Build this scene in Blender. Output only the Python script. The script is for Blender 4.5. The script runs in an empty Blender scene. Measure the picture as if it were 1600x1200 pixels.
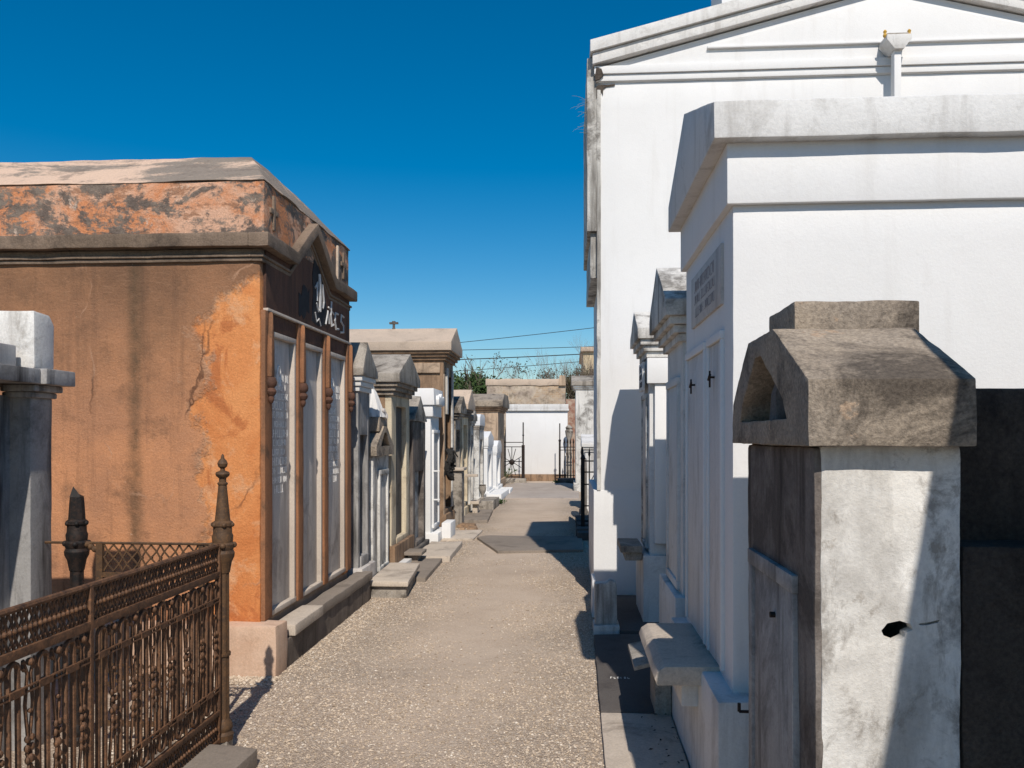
import bpy, bmesh, math, random
from mathutils import Vector, Matrix, noise as mnoise
random.seed(11)
S = bpy.context.scene
C = S.collection
PI = math.pi

# ------------------------------------------------------------------ camera, sky, sun, exposure
cam_d = bpy.data.cameras.new('camera'); cam = bpy.data.objects.new('camera', cam_d); C.objects.link(cam)
cam.location = (0, 0, 1.6)
cam.rotation_euler = (PI/2, 0, math.atan(90/1300))
cam_d.sensor_fit = 'HORIZONTAL'; cam_d.sensor_width = 36
cam_d.lens = 36*1300/1600
cam_d.shift_y = 80/1600
cam_d.clip_start = 0.05; cam_d.clip_end = 2000
S.camera = cam

SUN = Vector((-0.165, 0.955, -1.0)).normalized()      # the way the light travels
W = bpy.data.worlds.new('World'); S.world = W; W.use_nodes = True
wn = W.node_tree.nodes; wl = W.node_tree.links; wn.clear()
sky = wn.new('ShaderNodeTexSky'); sky.sky_type = 'NISHITA'; sky.sun_disc = False
sky.sun_elevation = math.asin(-SUN.z); sky.sun_rotation = math.atan2(-SUN.x, -SUN.y)
sky.altitude = 0; sky.air_density = 1.0; sky.dust_density = 0.3; sky.ozone_density = 2.5
hs = wn.new('ShaderNodeHueSaturation'); hs.inputs['Saturation'].default_value = 1.56; hs.inputs['Hue'].default_value = 0.495
wb = wn.new('ShaderNodeBackground'); wb.inputs['Strength'].default_value = 0.098
wo = wn.new('ShaderNodeOutputWorld')
wl.new(sky.outputs[0], hs.inputs['Color']); wl.new(hs.outputs[0], wb.inputs[0]); wl.new(wb.outputs[0], wo.inputs[0])
sd = bpy.data.lights.new('sun', 'SUN'); sd.energy = 4.4; sd.angle = math.radians(0.5); sd.color = (1.0, 0.925, 0.83)
so = bpy.data.objects.new('sun', sd); C.objects.link(so); so.rotation_euler = SUN.to_track_quat('-Z', 'Y').to_euler(); so.location = (0, -10, 20)
S.view_settings.view_transform = 'Standard'; S.view_settings.look = 'None'
S.view_settings.exposure = 0; S.view_settings.gamma = 1
S.render.engine = 'CYCLES'
S.cycles.diffuse_bounces = 2; S.cycles.glossy_bounces = 1

# ------------------------------------------------------------------ material helpers
class NT:
    def __init__(s, name):
        s.m = bpy.data.materials.new(name); s.m.use_nodes = True
        s.t = s.m.node_tree; s.n = s.t.nodes; s.l = s.t.links
        s.b = s.n['Principled BSDF']; s.pos = s.n.new('ShaderNodeNewGeometry').outputs['Position']
        s.b.inputs['Specular IOR Level'].default_value = 0.25
    def put(s, sock, v):
        if isinstance(v, bpy.types.NodeSocket): s.l.new(v, sock)
        elif isinstance(v, (tuple, list)) and sock.type == 'RGBA': sock.default_value = (*v[:3], 1)
        else: sock.default_value = v
    def scale(s, k, off=(0, 0, 0), rot=(0, 0, 0)):
        n = s.n.new('ShaderNodeMapping'); s.put(n.inputs[0], s.pos)
        n.inputs['Scale'].default_value = k; n.inputs['Location'].default_value = off; n.inputs['Rotation'].default_value = rot
        return n.outputs[0]
    def noise(s, sc, det=6, ro=.6, vec=None, dist=0):
        n = s.n.new('ShaderNodeTexNoise'); s.put(n.inputs['Vector'], vec or s.pos)
        n.inputs['Scale'].default_value = sc; n.inputs['Detail'].default_value = det
        n.inputs['Roughness'].default_value = ro; n.inputs['Distortion'].default_value = dist
        return n.outputs['Fac']
    def vor(s, sc, feat='F1', vec=None, out='Distance'):
        n = s.n.new('ShaderNodeTexVoronoi'); n.feature = feat; s.put(n.inputs['Vector'], vec or s.pos)
        n.inputs['Scale'].default_value = sc
        return n.outputs[out]
    def rng(s, v, a, b, c=0, d=1, smooth=False):
        n = s.n.new('ShaderNodeMapRange'); n.clamp = True
        if smooth: n.interpolation_type = 'SMOOTHSTEP'
        s.put(n.inputs[0], v)
        for i, k in enumerate((a, b, c, d)): n.inputs[i+1].default_value = k
        return n.outputs[0]
    def math(s, op, a, b=0, clamp=False):
        n = s.n.new('ShaderNodeMath'); n.operation = op; n.use_clamp = clamp
        s.put(n.inputs[0], a); s.put(n.inputs[1], b); return n.outputs[0]
    def mix(s, f, a, b, mode='MIX'):
        n = s.n.new('ShaderNodeMix'); n.data_type = 'RGBA'; n.blend_type = mode
        s.put(n.inputs['Factor'], f); s.put(n.inputs[6], a); s.put(n.inputs[7], b); return n.outputs[2]
    def xyz(s):
        n = s.n.new('ShaderNodeSeparateXYZ'); s.put(n.inputs[0], s.pos); return n.outputs
    def fin(s, col, rough=.85, bump=None, strength=.4, dist=.01):
        s.put(s.b.inputs['Base Color'], col); s.put(s.b.inputs['Roughness'], rough)
        if bump is not None:
            n = s.n.new('ShaderNodeBump'); n.inputs['Strength'].default_value = strength; n.inputs['Distance'].default_value = dist
            s.put(n.inputs['Height'], bump); s.l.new(n.outputs[0], s.b.inputs['Normal'])
        return s.m

def plaster(name, base, alt, grime=(.05, .045, .04), streak=.5, patch=.5, cover=.55, fine=.25, rough=.88, bump=.35, chips=None, ssc=7.0, crack=None):
    """weathered render or stone: two tones, running streaks, blotches, fine grain and flaked spots"""
    t = NT(name)
    big = t.rng(t.noise(1.1, 6, .62, dist=.4), .36, .64)
    col = t.mix(big, base, alt)
    st = t.rng(t.noise(1.0, 7, .62, t.scale((ssc, ssc, ssc*.11))), cover, cover+.2)
    pt = t.rng(t.noise(2.6, 9, .72, dist=.5), cover+.0, cover+.13)
    sp = t.rng(t.noise(13, 8, .75), .56, .68)
    st = t.math('MULTIPLY', st, streak); pt = t.math('MULTIPLY', pt, patch); sp = t.math('MULTIPLY', sp, patch*.45)
    g = t.math('MAXIMUM', t.math('MAXIMUM', st, pt), sp, True)
    col = t.mix(g, col, grime)
    if chips:
        ch = t.rng(t.noise(3.7, 10, .7, t.scale((1, 1, 1), (4.1, 2.2, 7.7))), .63, .655)
        col = t.mix(ch, col, chips)
    if crack:
        wv = t.n.new('ShaderNodeTexNoise'); wv.inputs['Scale'].default_value = 3; wv.inputs['Detail'].default_value = 6; t.put(wv.inputs['Vector'], t.pos)
        ck = t.vor(.75, 'DISTANCE_TO_EDGE', t.mix(.4, t.pos, wv.outputs['Color']))
        ck = t.math('MULTIPLY', t.rng(ck, .0008, .0035, 1, 0), t.rng(t.noise(1.2, 5, .6), .53, .62))
        col = t.mix(t.math('MULTIPLY', ck, .35), col, crack)
    gr = t.noise(85, 5, .7); gv = t.rng(gr, .25, .75, 1-fine, 1+fine)
    col = t.mix(1.0, col, gv, 'MULTIPLY')
    h = t.math('ADD', t.math('MULTIPLY', gr, .5), t.math('MULTIPLY', t.noise(11, 8, .7), 1.1))
    return t.fin(col, rough, h, bump, .012)

M = {}
M['white'] = plaster('clean_whitewash', (.755, .75, .74), (.72, .715, .705), (.58, .56, .53), .4, .25, .57, .035, bump=.17)
M['white_old'] = plaster('aged_whitewash', (.70, .69, .67), (.62, .605, .58), (.25, .225, .195), .6, .45, .53, .09, bump=.28, crack=(.15, .13, .12))
M['white_stained'] = plaster('stained_white_render', (.68, .66, .62), (.58, .56, .52), (.10, .088, .076), .85, .8, .475, .2, bump=.45)
M['white_patchy'] = plaster('patchy_white_render', (.72, .70, .66), (.60, .57, .53), (.22, .185, .15), .75, .75, .49, .16, bump=.4)
M['gray_stone'] = plaster('grey_weathered_stone', (.30, .265, .225), (.40, .36, .31), (.07, .058, .047), .6, .85, .48, .32, bump=.6)
M['dark_stone'] = plaster('dark_mottled_stone', (.115, .10, .09), (.175, .155, .135), (.035, .03, .027), .7, .7, .5, .3, bump=.6)
M['black_brick'] = plaster('blackened_brick_render', (.055, .045, .038), (.10, .08, .064), (.016, .013, .011), .6, .8, .49, .45, bump=1.0, chips=(.17, .15, .13))
M['cap_stone'] = plaster('lichened_cap_stone', (.40, .325, .245), (.27, .23, .19), (.065, .053, .044), .4, .85, .485, .5, bump=.8, chips=(.38, .28, .2))
M['brown'] = plaster('brown_render', (.235, .145, .085), (.33, .22, .14), (.075, .05, .036), .7, .7, .49, .25, bump=.5)
M['tan'] = plaster('tan_render', (.52, .385, .27), (.42, .31, .22), (.11, .08, .058), .8, .7, .49, .2, bump=.4)
M['tan_roof'] = plaster('sunbleached_tan_roof', (.56, .44, .34), (.46, .37, .29), (.24, .19, .15), .4, .6, .55, .2, bump=.4)
M['cream'] = plaster('cream_render', (.66, .58, .43), (.55, .46, .33), (.20, .145, .10), .75, .6, .51, .15, bump=.4)
M['marble'] = plaster('grey_marble', (.56, .52, .485), (.49, .455, .425), (.17, .135, .125), .65, .6, .53, .12, .6, .15)
M['marble_white'] = plaster('white_marble', (.70, .685, .66), (.62, .61, .59), (.32, .30, .28), .4, .4, .57, .06, .55, .12)
M['slab_light'] = plaster('pale_paving_stone', (.56, .48, .39), (.47, .40, .33), (.20, .165, .135), .25, .7, .52, .2, bump=.4)
M['slab_gray'] = plaster('grey_paving_stone', (.27, .225, .185), (.215, .18, .148), (.12, .10, .08), .2, .6, .52, .2, bump=.4)
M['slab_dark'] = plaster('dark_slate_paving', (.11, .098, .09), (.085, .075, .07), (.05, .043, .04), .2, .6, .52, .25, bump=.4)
M['slab_pink'] = plaster('buff_paving_stone', (.40, .345, .30), (.34, .29, .25), (.2, .17, .15), .2, .5, .54, .15, bump=.35)
M['stele_side'] = plaster('dark_streaked_face', (.155, .128, .112), (.27, .24, .215), (.04, .032, .028), .95, .7, .44, .25, bump=.5, ssc=9)
M['streaked_marble'] = plaster('black_streaked_marble', (.40, .385, .37), (.30, .29, .28), (.035, .032, .03), .95, .5, .48, .15, bump=.3, ssc=9)
M['recess'] = plaster('dark_mortar', (.03, .026, .023), (.045, .038, .033), (.015, .013, .012), .4, .4, .5, .2)
M['orange_front'] = plaster('shade_darkened_orange_render', (.15, .072, .045), (.115, .056, .038), (.04, .027, .022), .7, .6, .48, .25, bump=.5)  # grime streaks, plus the cornice's shade put into the base colour
M['orange_pier'] = plaster('orange_pilaster_render', (.34, .155, .075), (.26, .12, .062), (.09, .06, .04), .6, .7, .50, .22, bump=.4)
M['orange_trim'] = plaster('grey_brown_cornice', (.18, .13, .093), (.24, .175, .128), (.07, .053, .041), .5, .8, .5, .3, bump=.7, chips=(.5, .30, .19))
M['orange_base'] = plaster('pinkish_plinth_render', (.56, .345, .225), (.60, .44, .33), (.33, .205, .135), .3, .7, .52, .15, bump=.4)
M['frame'] = plaster('buff_tablet_frame', (.58, .50, .42), (.50, .43, .365), (.22, .18, .145), .5, .5, .55, .12, bump=.25)
M['step_dark'] = plaster('streaked_step_stone', (.22, .18, .15), (.16, .13, .11), (.045, .037, .03), .95, .5, .46, .25, bump=.6, ssc=5)

def iron(name, base, rust, amt):
    t = NT(name)
    r = t.rng(t.noise(26, 8, .7), .5-amt*.25, .62)
    col = t.mix(r, base, rust)
    col = t.mix(t.rng(t.noise(90, 4, .7), .55, .7), col, (rust[0]*1.5, rust[1]*1.35, rust[2]*1.2))
    return t.fin(col, .62, t.noise(120, 5, .7), .5, .004)
M['iron_rust'] = iron('rusted_iron', (.038, .024, .018), (.175, .09, .048), .75)
M['iron_rust_ochre'] = iron('ochre_rusted_iron', (.06, .038, .025), (.115, .064, .032), .5)
M['iron_black'] = iron('black_painted_iron', (.012, .011, .011), (.035, .022, .017), .2)

# orange side wall: brown skin of old paint, broken back to bright orange towards the path corner
t = NT('flaking_orange_wall'); X_, Y_, Z_ = t.xyz()
warp = t.math('SUBTRACT', t.noise(2.4, 10, .68), .5)
brown = t.mix(t.rng(t.noise(1.5, 7, .65), .35, .65), (.25, .13, .07), (.165, .09, .053))
zt = t.rng(t.math('ADD', Z_, t.math('MULTIPLY', t.math('SUBTRACT', t.noise(1.6, 7, .68), .5), 1.5)), 1.35, 2.95, 1, 0, True)
low = t.mix(t.rng(t.noise(2.6, 7, .65), .35, .65), (.56, .26, .125), (.42, .205, .11))
brown = t.mix(zt, brown, low)
brush = t.noise(1, 6, .65, t.scale((10, 10, 60)))
brown = t.mix(t.math('MULTIPLY', t.rng(brush, .52, .76), .25), brown, (.50, .30, .18))
brown = t.mix(t.math('MULTIPLY', t.rng(t.noise(5.5, 9, .7), .52, .66), .5), brown, (.155, .085, .05))
stk = t.rng(t.noise(1, 7, .6, t.scale((9, 9, .55))), .52, .74)
brown = t.mix(t.math('MULTIPLY', stk, .62), brown, (.11, .062, .04))
d1 = t.math('ABSOLUTE', t.math('ADD', t.math('ADD', X_, 2.965), t.math('MULTIPLY', warp, .09)), 0)
bar = t.math('MULTIPLY', t.rng(d1, .0, .085, 1, 0, True), t.rng(t.noise(4, 8, .7), .34, .66, .2, .85))
brown = t.mix(bar, brown, (.06, .048, .03))
orange = t.mix(t.rng(t.noise(1.7, 8, .66, dist=.8), .38, .62), (.68, .285, .105), (.56, .195, .062))
orange = t.mix(t.math('MULTIPLY', t.rng(t.noise(4.6, 10, .72), .52, .63), .8), orange, (.66, .36, .19))
orange = t.mix(t.math('MULTIPLY', t.rng(t.noise(2.9, 9, .7, t.scale((1, 1, 1), (5, 2, 8)), .9), .55, .62), .7), orange, (.40, .125, .042))
lim = t.math('ADD', t.math('ADD', X_, 2.47), t.math('MULTIPLY', warp, .8))
bul = t.math('MULTIPLY', t.rng(t.math('ABSOLUTE', t.math('ADD', Z_, -2.3), 0), 0, .45, 1, 0, True), .13)
lim = t.math('ADD', lim, bul)
topz = t.math('SUBTRACT', t.math('ADD', 2.70, t.math('MULTIPLY', t.math('ADD', X_, 2.1), .75)), t.math('ADD', Z_, t.math('MULTIPLY', warp, -.5)))
mn = t.math('ADD', t.math('MINIMUM', lim, topz), t.math('MULTIPLY', t.math('SUBTRACT', t.noise(17, 9, .75), .5), .22))
msk = t.rng(mn, -.035, .035)
edge = t.math('MULTIPLY', t.rng(t.math('ABSOLUTE', mn, 0), .0, .055, 1, 0), t.rng(t.noise(9, 9, .75), .46, .58))
col = t.mix(msk, brown, orange)
col = t.mix(t.math('MULTIPLY', edge, .6), col, (.50, .33, .22))
wv = t.n.new('ShaderNodeTexNoise'); wv.inputs['Scale'].default_value = 2.6; wv.inputs['Detail'].default_value = 6; t.put(wv.inputs['Vector'], t.pos)
crk = t.vor(1.25, 'DISTANCE_TO_EDGE', t.mix(.35, t.scale((1.5, 1, .8)), wv.outputs['Color']))
crk = t.math('MULTIPLY', t.rng(crk, .002, .011, 1, 0), t.rng(t.noise(1.9, 5, .6), .47, .6))
col = t.mix(t.math('MULTIPLY', crk, .8), col, t.mix(t.rng(t.noise(1.3), .45, .55), (.46, .27, .17), (.10, .045, .025)))
spt = t.rng(t.noise(22, 7, .75), .62, .69)
col = t.mix(t.math('MULTIPLY', spt, .55), col, (.16, .07, .035))
spl = t.rng(t.noise(31, 6, .75), .66, .70)
col = t.mix(t.math('MULTIPLY', spl, .6), col, (.62, .42, .29))
gr = t.noise(70, 6, .75)
col = t.mix(1, col, t.rng(gr, .25, .75, .8, 1.2), 'MULTIPLY')
hgt = t.math('ADD', t.math('MULTIPLY', gr, .5), t.math('ADD', t.math('MULTIPLY', msk, -.8), t.math('MULTIPLY', t.noise(9, 9, .72), 1.2)))
M['orange_wall'] = t.fin(col, .9, hgt, .65, .016)

# attic: patches of pink, orange and dark lichened grey
t = NT('patchwork_attic_render'); X_, Y_, Z_ = t.xyz()
fz = t.math('MULTIPLY', t.math('SUBTRACT', t.noise(26, 9, .78), .5), .26)
a = t.math('ADD', t.noise(1.75, 10, .66, t.scale((1, 1, 1.9)), .5), fz); b = t.math('ADD', t.noise(2.5, 10, .7, t.scale((1, 1, 1.7), (3.3, 1.2, 5)), .5), fz); c_ = t.math('ADD', t.noise(4.4, 9, .7, t.scale((1, 1, 3), (1, 6, 2))), fz)
col = t.mix(t.rng(a, .42, .55), (.57, .235, .11), (.62, .37, .25))
col = t.mix(t.math('MULTIPLY', t.rng(c_, .55, .60), .8), col, (.30, .15, .085))
col = t.mix(t.rng(b, .485, .535), col, t.mix(t.rng(t.noise(9, 8, .7), .42, .6), (.13, .10, .083), (.22, .175, .14)))
col = t.mix(t.math('MULTIPLY', t.rng(t.math('ADD', t.noise(7, 9, .74, t.scale((1, 1, 1), (9, 9, 1))), fz), .61, .66), .8), col, (.66, .50, .39))
gr = t.noise(70, 6, .75)
col = t.mix(1, col, t.rng(gr, .25, .75, .72, 1.28), 'MULTIPLY')
M['orange_attic'] = t.fin(col, .92, t.math('ADD', t.math('MULTIPLY', gr, .6), t.math('MULTIPLY', b, 2.2)), .7, .016)
t = NT('patchwork_roof_render'); X_, Y_, Z_ = t.xyz()
fz = t.math('MULTIPLY', t.math('SUBTRACT', t.noise(24, 9, .78), .5), .26)
a = t.math('ADD', t.math('ADD', t.noise(1.5, 9, .66, t.scale((.8, 1.6, 2.4)), .6), fz), t.rng(X_, -3.1, -2.7, 0, -.13)); b = t.noise(5, 9, .72)
col = t.mix(t.rng(a, .40, .50), (.235, .195, .16), (.60, .43, .32))
col = t.mix(t.math('MULTIPLY', t.rng(b, .54, .62), .6), col, (.17, .135, .11))
gr = t.noise(70, 6, .75)
col = t.mix(1, col, t.rng(gr, .25, .75, .78, 1.22), 'MULTIPLY')
M['orange_roof'] = t.fin(col, .92, t.noise(60, 6, .75), .5, .012)

# stele front: white render with black runs and bare patches
t = NT('stele_white_render'); X_, Y_, Z_ = t.xyz()
col = t.mix(t.rng(t.noise(2.3, 8, .64, dist=.5), .38, .60), (.80, .78, .74), (.70, .67, .62))
s0 = t.rng(t.noise(1.9, 9, .66, t.scale((1.5, 1.5, .62), (2.3, .2, 5)), .5), .50, .64)
col = t.mix(t.math('MULTIPLY', s0, .6), col, (.33, .31, .285))
s1 = t.rng(t.noise(1, 8, .64, t.scale((8, 8, .8), (1.3, .2, .4))), .50, .68)
col = t.mix(t.math('MULTIPLY', s1, .65), col, (.34, .305, .26))
s2 = t.rng(t.noise(5.2, 10, .74, t.scale((1, 1, .6), (7, 2, 3)), .6), .54, .64)
col = t.mix(t.math('MULTIPLY', s2, .7), col, (.21, .18, .15))
s3 = t.rng(t.noise(13, 9, .78), .58, .66)
col = t.mix(t.math('MULTIPLY', s3, .55), col, (.25, .21, .17))
# damp black growth spreading over from the vault beside it
wd = t.math('ADD', t.math('ADD', X_, t.math('MULTIPLY', t.math('SUBTRACT', t.noise(3.5, 9, .7), .5), .5)), t.math('MULTIPLY', Z_, -.07))
col = t.mix(t.math('MULTIPLY', t.rng(wd, .915, .985), .9), col, (.06, .05, .045))
gr = t.noise(75, 6, .75)
col = t.mix(1, col, t.rng(gr, .25, .75, .88, 1.12), 'MULTIPLY')
M['stele'] = t.fin(col, .88, t.math('ADD', t.math('MULTIPLY', gr, .4), t.math('MULTIPLY', t.noise(7, 10, .74), 1.3)), .5, .012)

# gravel path and ground
t = NT('gravel_ground'); X_, Y_, Z_ = t.xyz()
v1 = t.n.new('ShaderNodeTexVoronoi'); v1.inputs['Scale'].default_value = 105; t.put(v1.inputs['Vector'], t.pos)
v2 = t.n.new('ShaderNodeTexVoronoi'); v2.inputs['Scale'].default_value = 46; t.put(v2.inputs['Vector'], t.pos)
sep = t.n.new('ShaderNodeSeparateColor'); t.l.new(v1.outputs['Color'], sep.inputs[0])
sep2 = t.n.new('ShaderNodeSeparateColor'); t.l.new(v2.outputs['Color'], sep2.inputs[0])
stone = t.mix(t.rng(sep.outputs[0], .0, 1), (.36, .285, .22), (.60, .49, .385))
stone = t.mix(t.rng(sep.outputs[1], .93, .95), stone, (.68, .60, .50))
stone = t.mix(t.math('MULTIPLY', t.rng(v1.outputs['Distance'], .38, .75), .62), stone, (.20, .15, .11))
stone = t.mix(t.math('MULTIPLY', t.rng(sep2.outputs[0], .88, .9), .7), stone, (.60, .50, .40))
dirt = t.mix(t.rng(t.noise(2.0, 9, .7), .35, .65), (.45, .355, .275), (.52, .42, .33))
dirt = t.mix(t.math('MULTIPLY', t.rng(t.noise(60, 8, .8), .5, .64), .5), dirt, (.27, .205, .15))
dirt = t.mix(t.math('MULTIPLY', t.rng(sep.outputs[2], .8, .84), .6), dirt, (.56, .46, .36))
ctr = t.rng(t.math('ABSOLUTE', t.math('ADD', X_, .75), 0), .05, .95, 1, 0, True)
band = t.math('MULTIPLY', ctr, t.rng(Y_, 4.0, 7.0, .25, 1))
mk = t.math('ADD', t.math('ADD', t.math('MULTIPLY', band, .62), t.noise(1.3, 9, .72)), t.math('MULTIPLY', t.noise(9, 6, .7), .35))
msk = t.rng(mk, .70, 1.10)
col = t.mix(msk, stone, dirt)
col = t.mix(t.rng(t.noise(.7, 7, .65), .42, .7, 0, .35), col, (.27, .205, .155))
h = t.math('ADD', t.math('MULTIPLY', t.rng(v1.outputs['Distance'], 0, .8, 1, 0), t.rng(msk, 0, 1, 1, .3)), t.math('ADD', t.math('MULTIPLY', t.noise(55, 7, .75), .5), t.math('MULTIPLY', t.noise(6, 6, .6), 1.5)))
M['ground'] = t.fin(col, .95, h, .85, .009)
t = NT('gravel_pebbles')
isl = t.n.new('ShaderNodeNewGeometry').outputs['Random Per Island']
r = t.n.new('ShaderNodeValToRGB'); t.put(r.inputs[0], isl)
for i, (p, c) in enumerate(((0, (.27, .205, .15)), (.25, (.42, .33, .24)), (.6, (.53, .425, .32)), (.93, (.60, .505, .40)), (1, (.72, .65, .56)))):
    e = r.color_ramp.elements[i] if i < 2 else r.color_ramp.elements.new(p)
    e.position = p; e.color = (*c, 1)
M['pebble'] = t.fin(r.outputs[0], .85)

t = NT('old_brick_wall')
br = t.n.new('ShaderNodeTexBrick'); mp = t.scale((1, 1, 1), rot=(PI/2, 0, 0)); t.put(br.inputs['Vector'], mp)
br.inputs['Scale'].default_value = 3.4; br.inputs['Color1'].default_value = (.36, .24, .15, 1); br.inputs['Color2'].default_value = (.44, .32, .21, 1); br.inputs['Mortar'].default_value = (.46, .39, .30, 1)
pl = t.rng(t.noise(.9, 9, .68, dist=.5), .46, .53)
col = t.mix(pl, br.outputs[0], t.mix(t.rng(t.noise(2, 6, .6), .4, .6), (.50, .415, .32), (.36, .29, .235)))
col = t.mix(t.math('MULTIPLY', t.rng(t.noise(3, 9, .74), .49, .6), .75), col, (.16, .125, .09))
M['brick'] = t.fin(col, .92, t.noise(30, 6, .7), .5, .02)
t = NT('red_brick')
col = t.mix(t.rng(t.noise(6, 8, .7), .4, .6), (.25, .125, .088), (.40, .31, .24))
M['red_brick'] = t.fin(col, .92, t.noise(30, 6, .7), .5, .02)
t = NT('yellow_far_wall')
col = t.mix(t.rng(t.noise(.9, 8, .7), .4, .6), (.55, .44, .28), (.62, .53, .39))
M['far_wall'] = t.fin(col, .9)
def simple(name, c, rough=.7, var=.25, sc=20):
    t = NT(name); col = t.mix(1, c, t.rng(t.noise(sc, 5, .7), .25, .75, 1-var, 1+var), 'MULTIPLY'); return t.fin(col, rough)
M['black_paint'] = simple('black_faded_paint', (.02, .02, .024), .8, .5, 14)
M['white_paint'] = simple('white_flaking_lettering', (.50, .49, .48), .8, .3, 40)
M['ink'] = simple('weathered_inscription', (.88, .85, .80), .8, .3, 40)
M['ink_faint'] = simple('worn_inscription', (.30, .28, .285), .8, .3, 40)
M['ink_dark'] = simple('dark_cut_inscription', (.13, .12, .125), .8, .3, 40)
M['bark'] = simple('grey_bark', (.13, .10, .08), .9, .3, 12)
M['twig'] = simple('pale_twigs', (.20, .155, .125), .9, .3, 12)
M['leaf'] = simple('dark_evergreen_leaf', (.045, .075, .022), .6, .5, 3)
M['leaf_dry'] = simple('dusty_olive_leaf', (.06, .05, .024), .7, .5, 3)
M['grass'] = simple('dry_grass_blade', (.30, .25, .15), .8, .4, 30)
M['wire'] = simple('power_wire', (.02, .02, .022), .7)
M['gold'] = simple('brass_tip', (.55, .33, .07), .4, .2)
M['wreath'] = simple('withered_wreath', (.03, .028, .026), .9, .6, 60)

# ------------------------------------------------------------------ mesh helpers
class MB:
    def __init__(s): s.v = []; s.f = []
    def add(s, vs, fs):
        o = len(s.v); s.v += [tuple(p) for p in vs]; s.f += [tuple(i+o for i in f) for f in fs]; return s
    def box(s, x0, x1, y0, y1, z0, z1, tx=0, ty=0):
        """tx, ty: how far each side leans in towards the top"""
        vs = [(x0, y0, z0), (x1, y0, z0), (x1, y1, z0), (x0, y1, z0), (x0+tx, y0+ty, z1), (x1-tx, y0+ty, z1), (x1-tx, y1-ty, z1), (x0+tx, y1-ty, z1)]
        return s.add(vs, [(3, 2, 1, 0), (4, 5, 6, 7), (0, 1, 5, 4), (1, 2, 6, 5), (2, 3, 7, 6), (3, 0, 4, 7)])
    def prism(s, poly, axis, a, b):
        n = len(poly)
        def P(p, k):
            return {'x': (k, p[0], p[1]), 'y': (p[0], k, p[1]), 'z': (p[0], p[1], k)}[axis]
        vs = [P(p, a) for p in poly]+[P(p, b) for p in poly]
        return s.add(vs, [tuple(range(n))[::-1], tuple(range(n, 2*n))]+[(i, (i+1) % n, (i+1) % n+n, i+n) for i in range(n)])
    def lathe(s, prof, cx, cy, n=20, sq=None):
        vs = []; fs = []
        for r, z in prof:
            for k in range(n):
                a = 2*PI*(k+.5)/n; q = 1
                if sq: q = 1+sq*math.cos(a*8)
                vs.append((cx+r*q*math.cos(a), cy+r*q*math.sin(a), z))
        for j in range(len(prof)-1):
            for k in range(n): fs.append((j*n+k, j*n+(k+1) % n, (j+1)*n+(k+1) % n, (j+1)*n+k))
        fs.append(tuple(range(n))[::-1]); fs.append(tuple(range((len(prof)-1)*n, len(prof)*n)))
        return s.add(vs, fs)
    def tube(s, pts, r, n=6, r1=None):
        pts = [Vector(p) for p in pts]; vs = []; fs = []; m = len(pts)
        up = None
        for i, p in enumerate(pts):
            d = (pts[min(i+1, m-1)]-pts[max(i-1, 0)]).normalized()
            if up is None: up = d.orthogonal().normalized()
            up = (up-d*up.dot(d))
            up = up.normalized() if up.length > 1e-6 else d.orthogonal().normalized()
            w = d.cross(up); rr = r if r1 is None else r+(r1-r)*i/(m-1)
            for k in range(n):
                a = 2*PI*k/n; vs.append(p+up*(rr*math.cos(a))+w*(rr*math.sin(a)))
        for j in range(m-1):
            for k in range(n): fs.append((j*n+k, j*n+(k+1) % n, (j+1)*n+(k+1) % n, (j+1)*n+k))
        fs.append(tuple(range(n))[::-1]); fs.append(tuple(range((m-1)*n, m*n)))
        return s.add(vs, fs)
    def ball(s, c, r, sx=1, sy=1, sz=1, n=10):
        prof = [(max(r*math.sin(PI*i/6), .0004), -r*math.cos(PI*i/6)*sz) for i in range(7)]
        o = len(s.v); s.lathe(prof, 0, 0, n)
        s.v[o:] = [(c[0]+x*sx, c[1]+y*sy, c[2]+z) for x, y, z in s.v[o:]]; return s
    def build(s, name, m, parent=None, bevel=0, grid=0, amp=0, smooth=True, origin=None, freq=4.0):
        bm = bmesh.new()
        vs = [bm.verts.new(p) for p in s.v]
        for f in s.f:
            try: bm.faces.new([vs[i] for i in f])
            except ValueError: pass
        bmesh.ops.recalc_face_normals(bm, faces=bm.faces)
        if bevel:
            es = [e for e in bm.edges if len(e.link_faces) == 2 and e.calc_face_angle(0) > .4]
            bmesh.ops.bevel(bm, geom=es, offset=bevel, segments=2, profile=.6, affect='EDGES', clamp_overlap=True)
        if grid:
            for ax in range(3):
                co = [v.co[ax] for v in bm.verts]; lo, hi = min(co), max(co)
                n = max(1, int((hi-lo)/grid))
                if n < 2: continue
                no = Vector((0, 0, 0)); no[ax] = 1
                for i in range(1, n):
                    p = Vector((0, 0, 0)); p[ax] = lo+(hi-lo)*i/n
                    bmesh.ops.bisect_plane(bm, geom=bm.verts[:]+bm.edges[:]+bm.faces[:], plane_co=p, plane_no=no)
        if amp:
            for v in bm.verts:
                q = v.co*freq
                d = mnoise.noise_vector(q)*amp+mnoise.noise_vector(v.co*(freq*4.3)+Vector((7, 3, 1)))*amp*.45
                v.co += d
        o3 = Vector(origin) if origin is not None else (Vector(parent['_o']) if parent is not None else Vector((0, 0, 0)))
        if o3.length: bmesh.ops.translate(bm, verts=bm.verts, vec=-o3)
        me = bpy.data.meshes.new(name); bm.to_mesh(me); bm.free()
        me.materials.append(M[m])
        if smooth:
            for p in me.polygons: p.use_smooth = True
            me.set_sharp_from_angle(angle=math.radians(32))
        o = bpy.data.objects.new(name, me); C.objects.link(o)
        if parent is not None:
            o.parent = parent if parent.type == 'EMPTY' else parent
        else: o.location = o3
        o['_o'] = tuple(o3)
        return o

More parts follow.
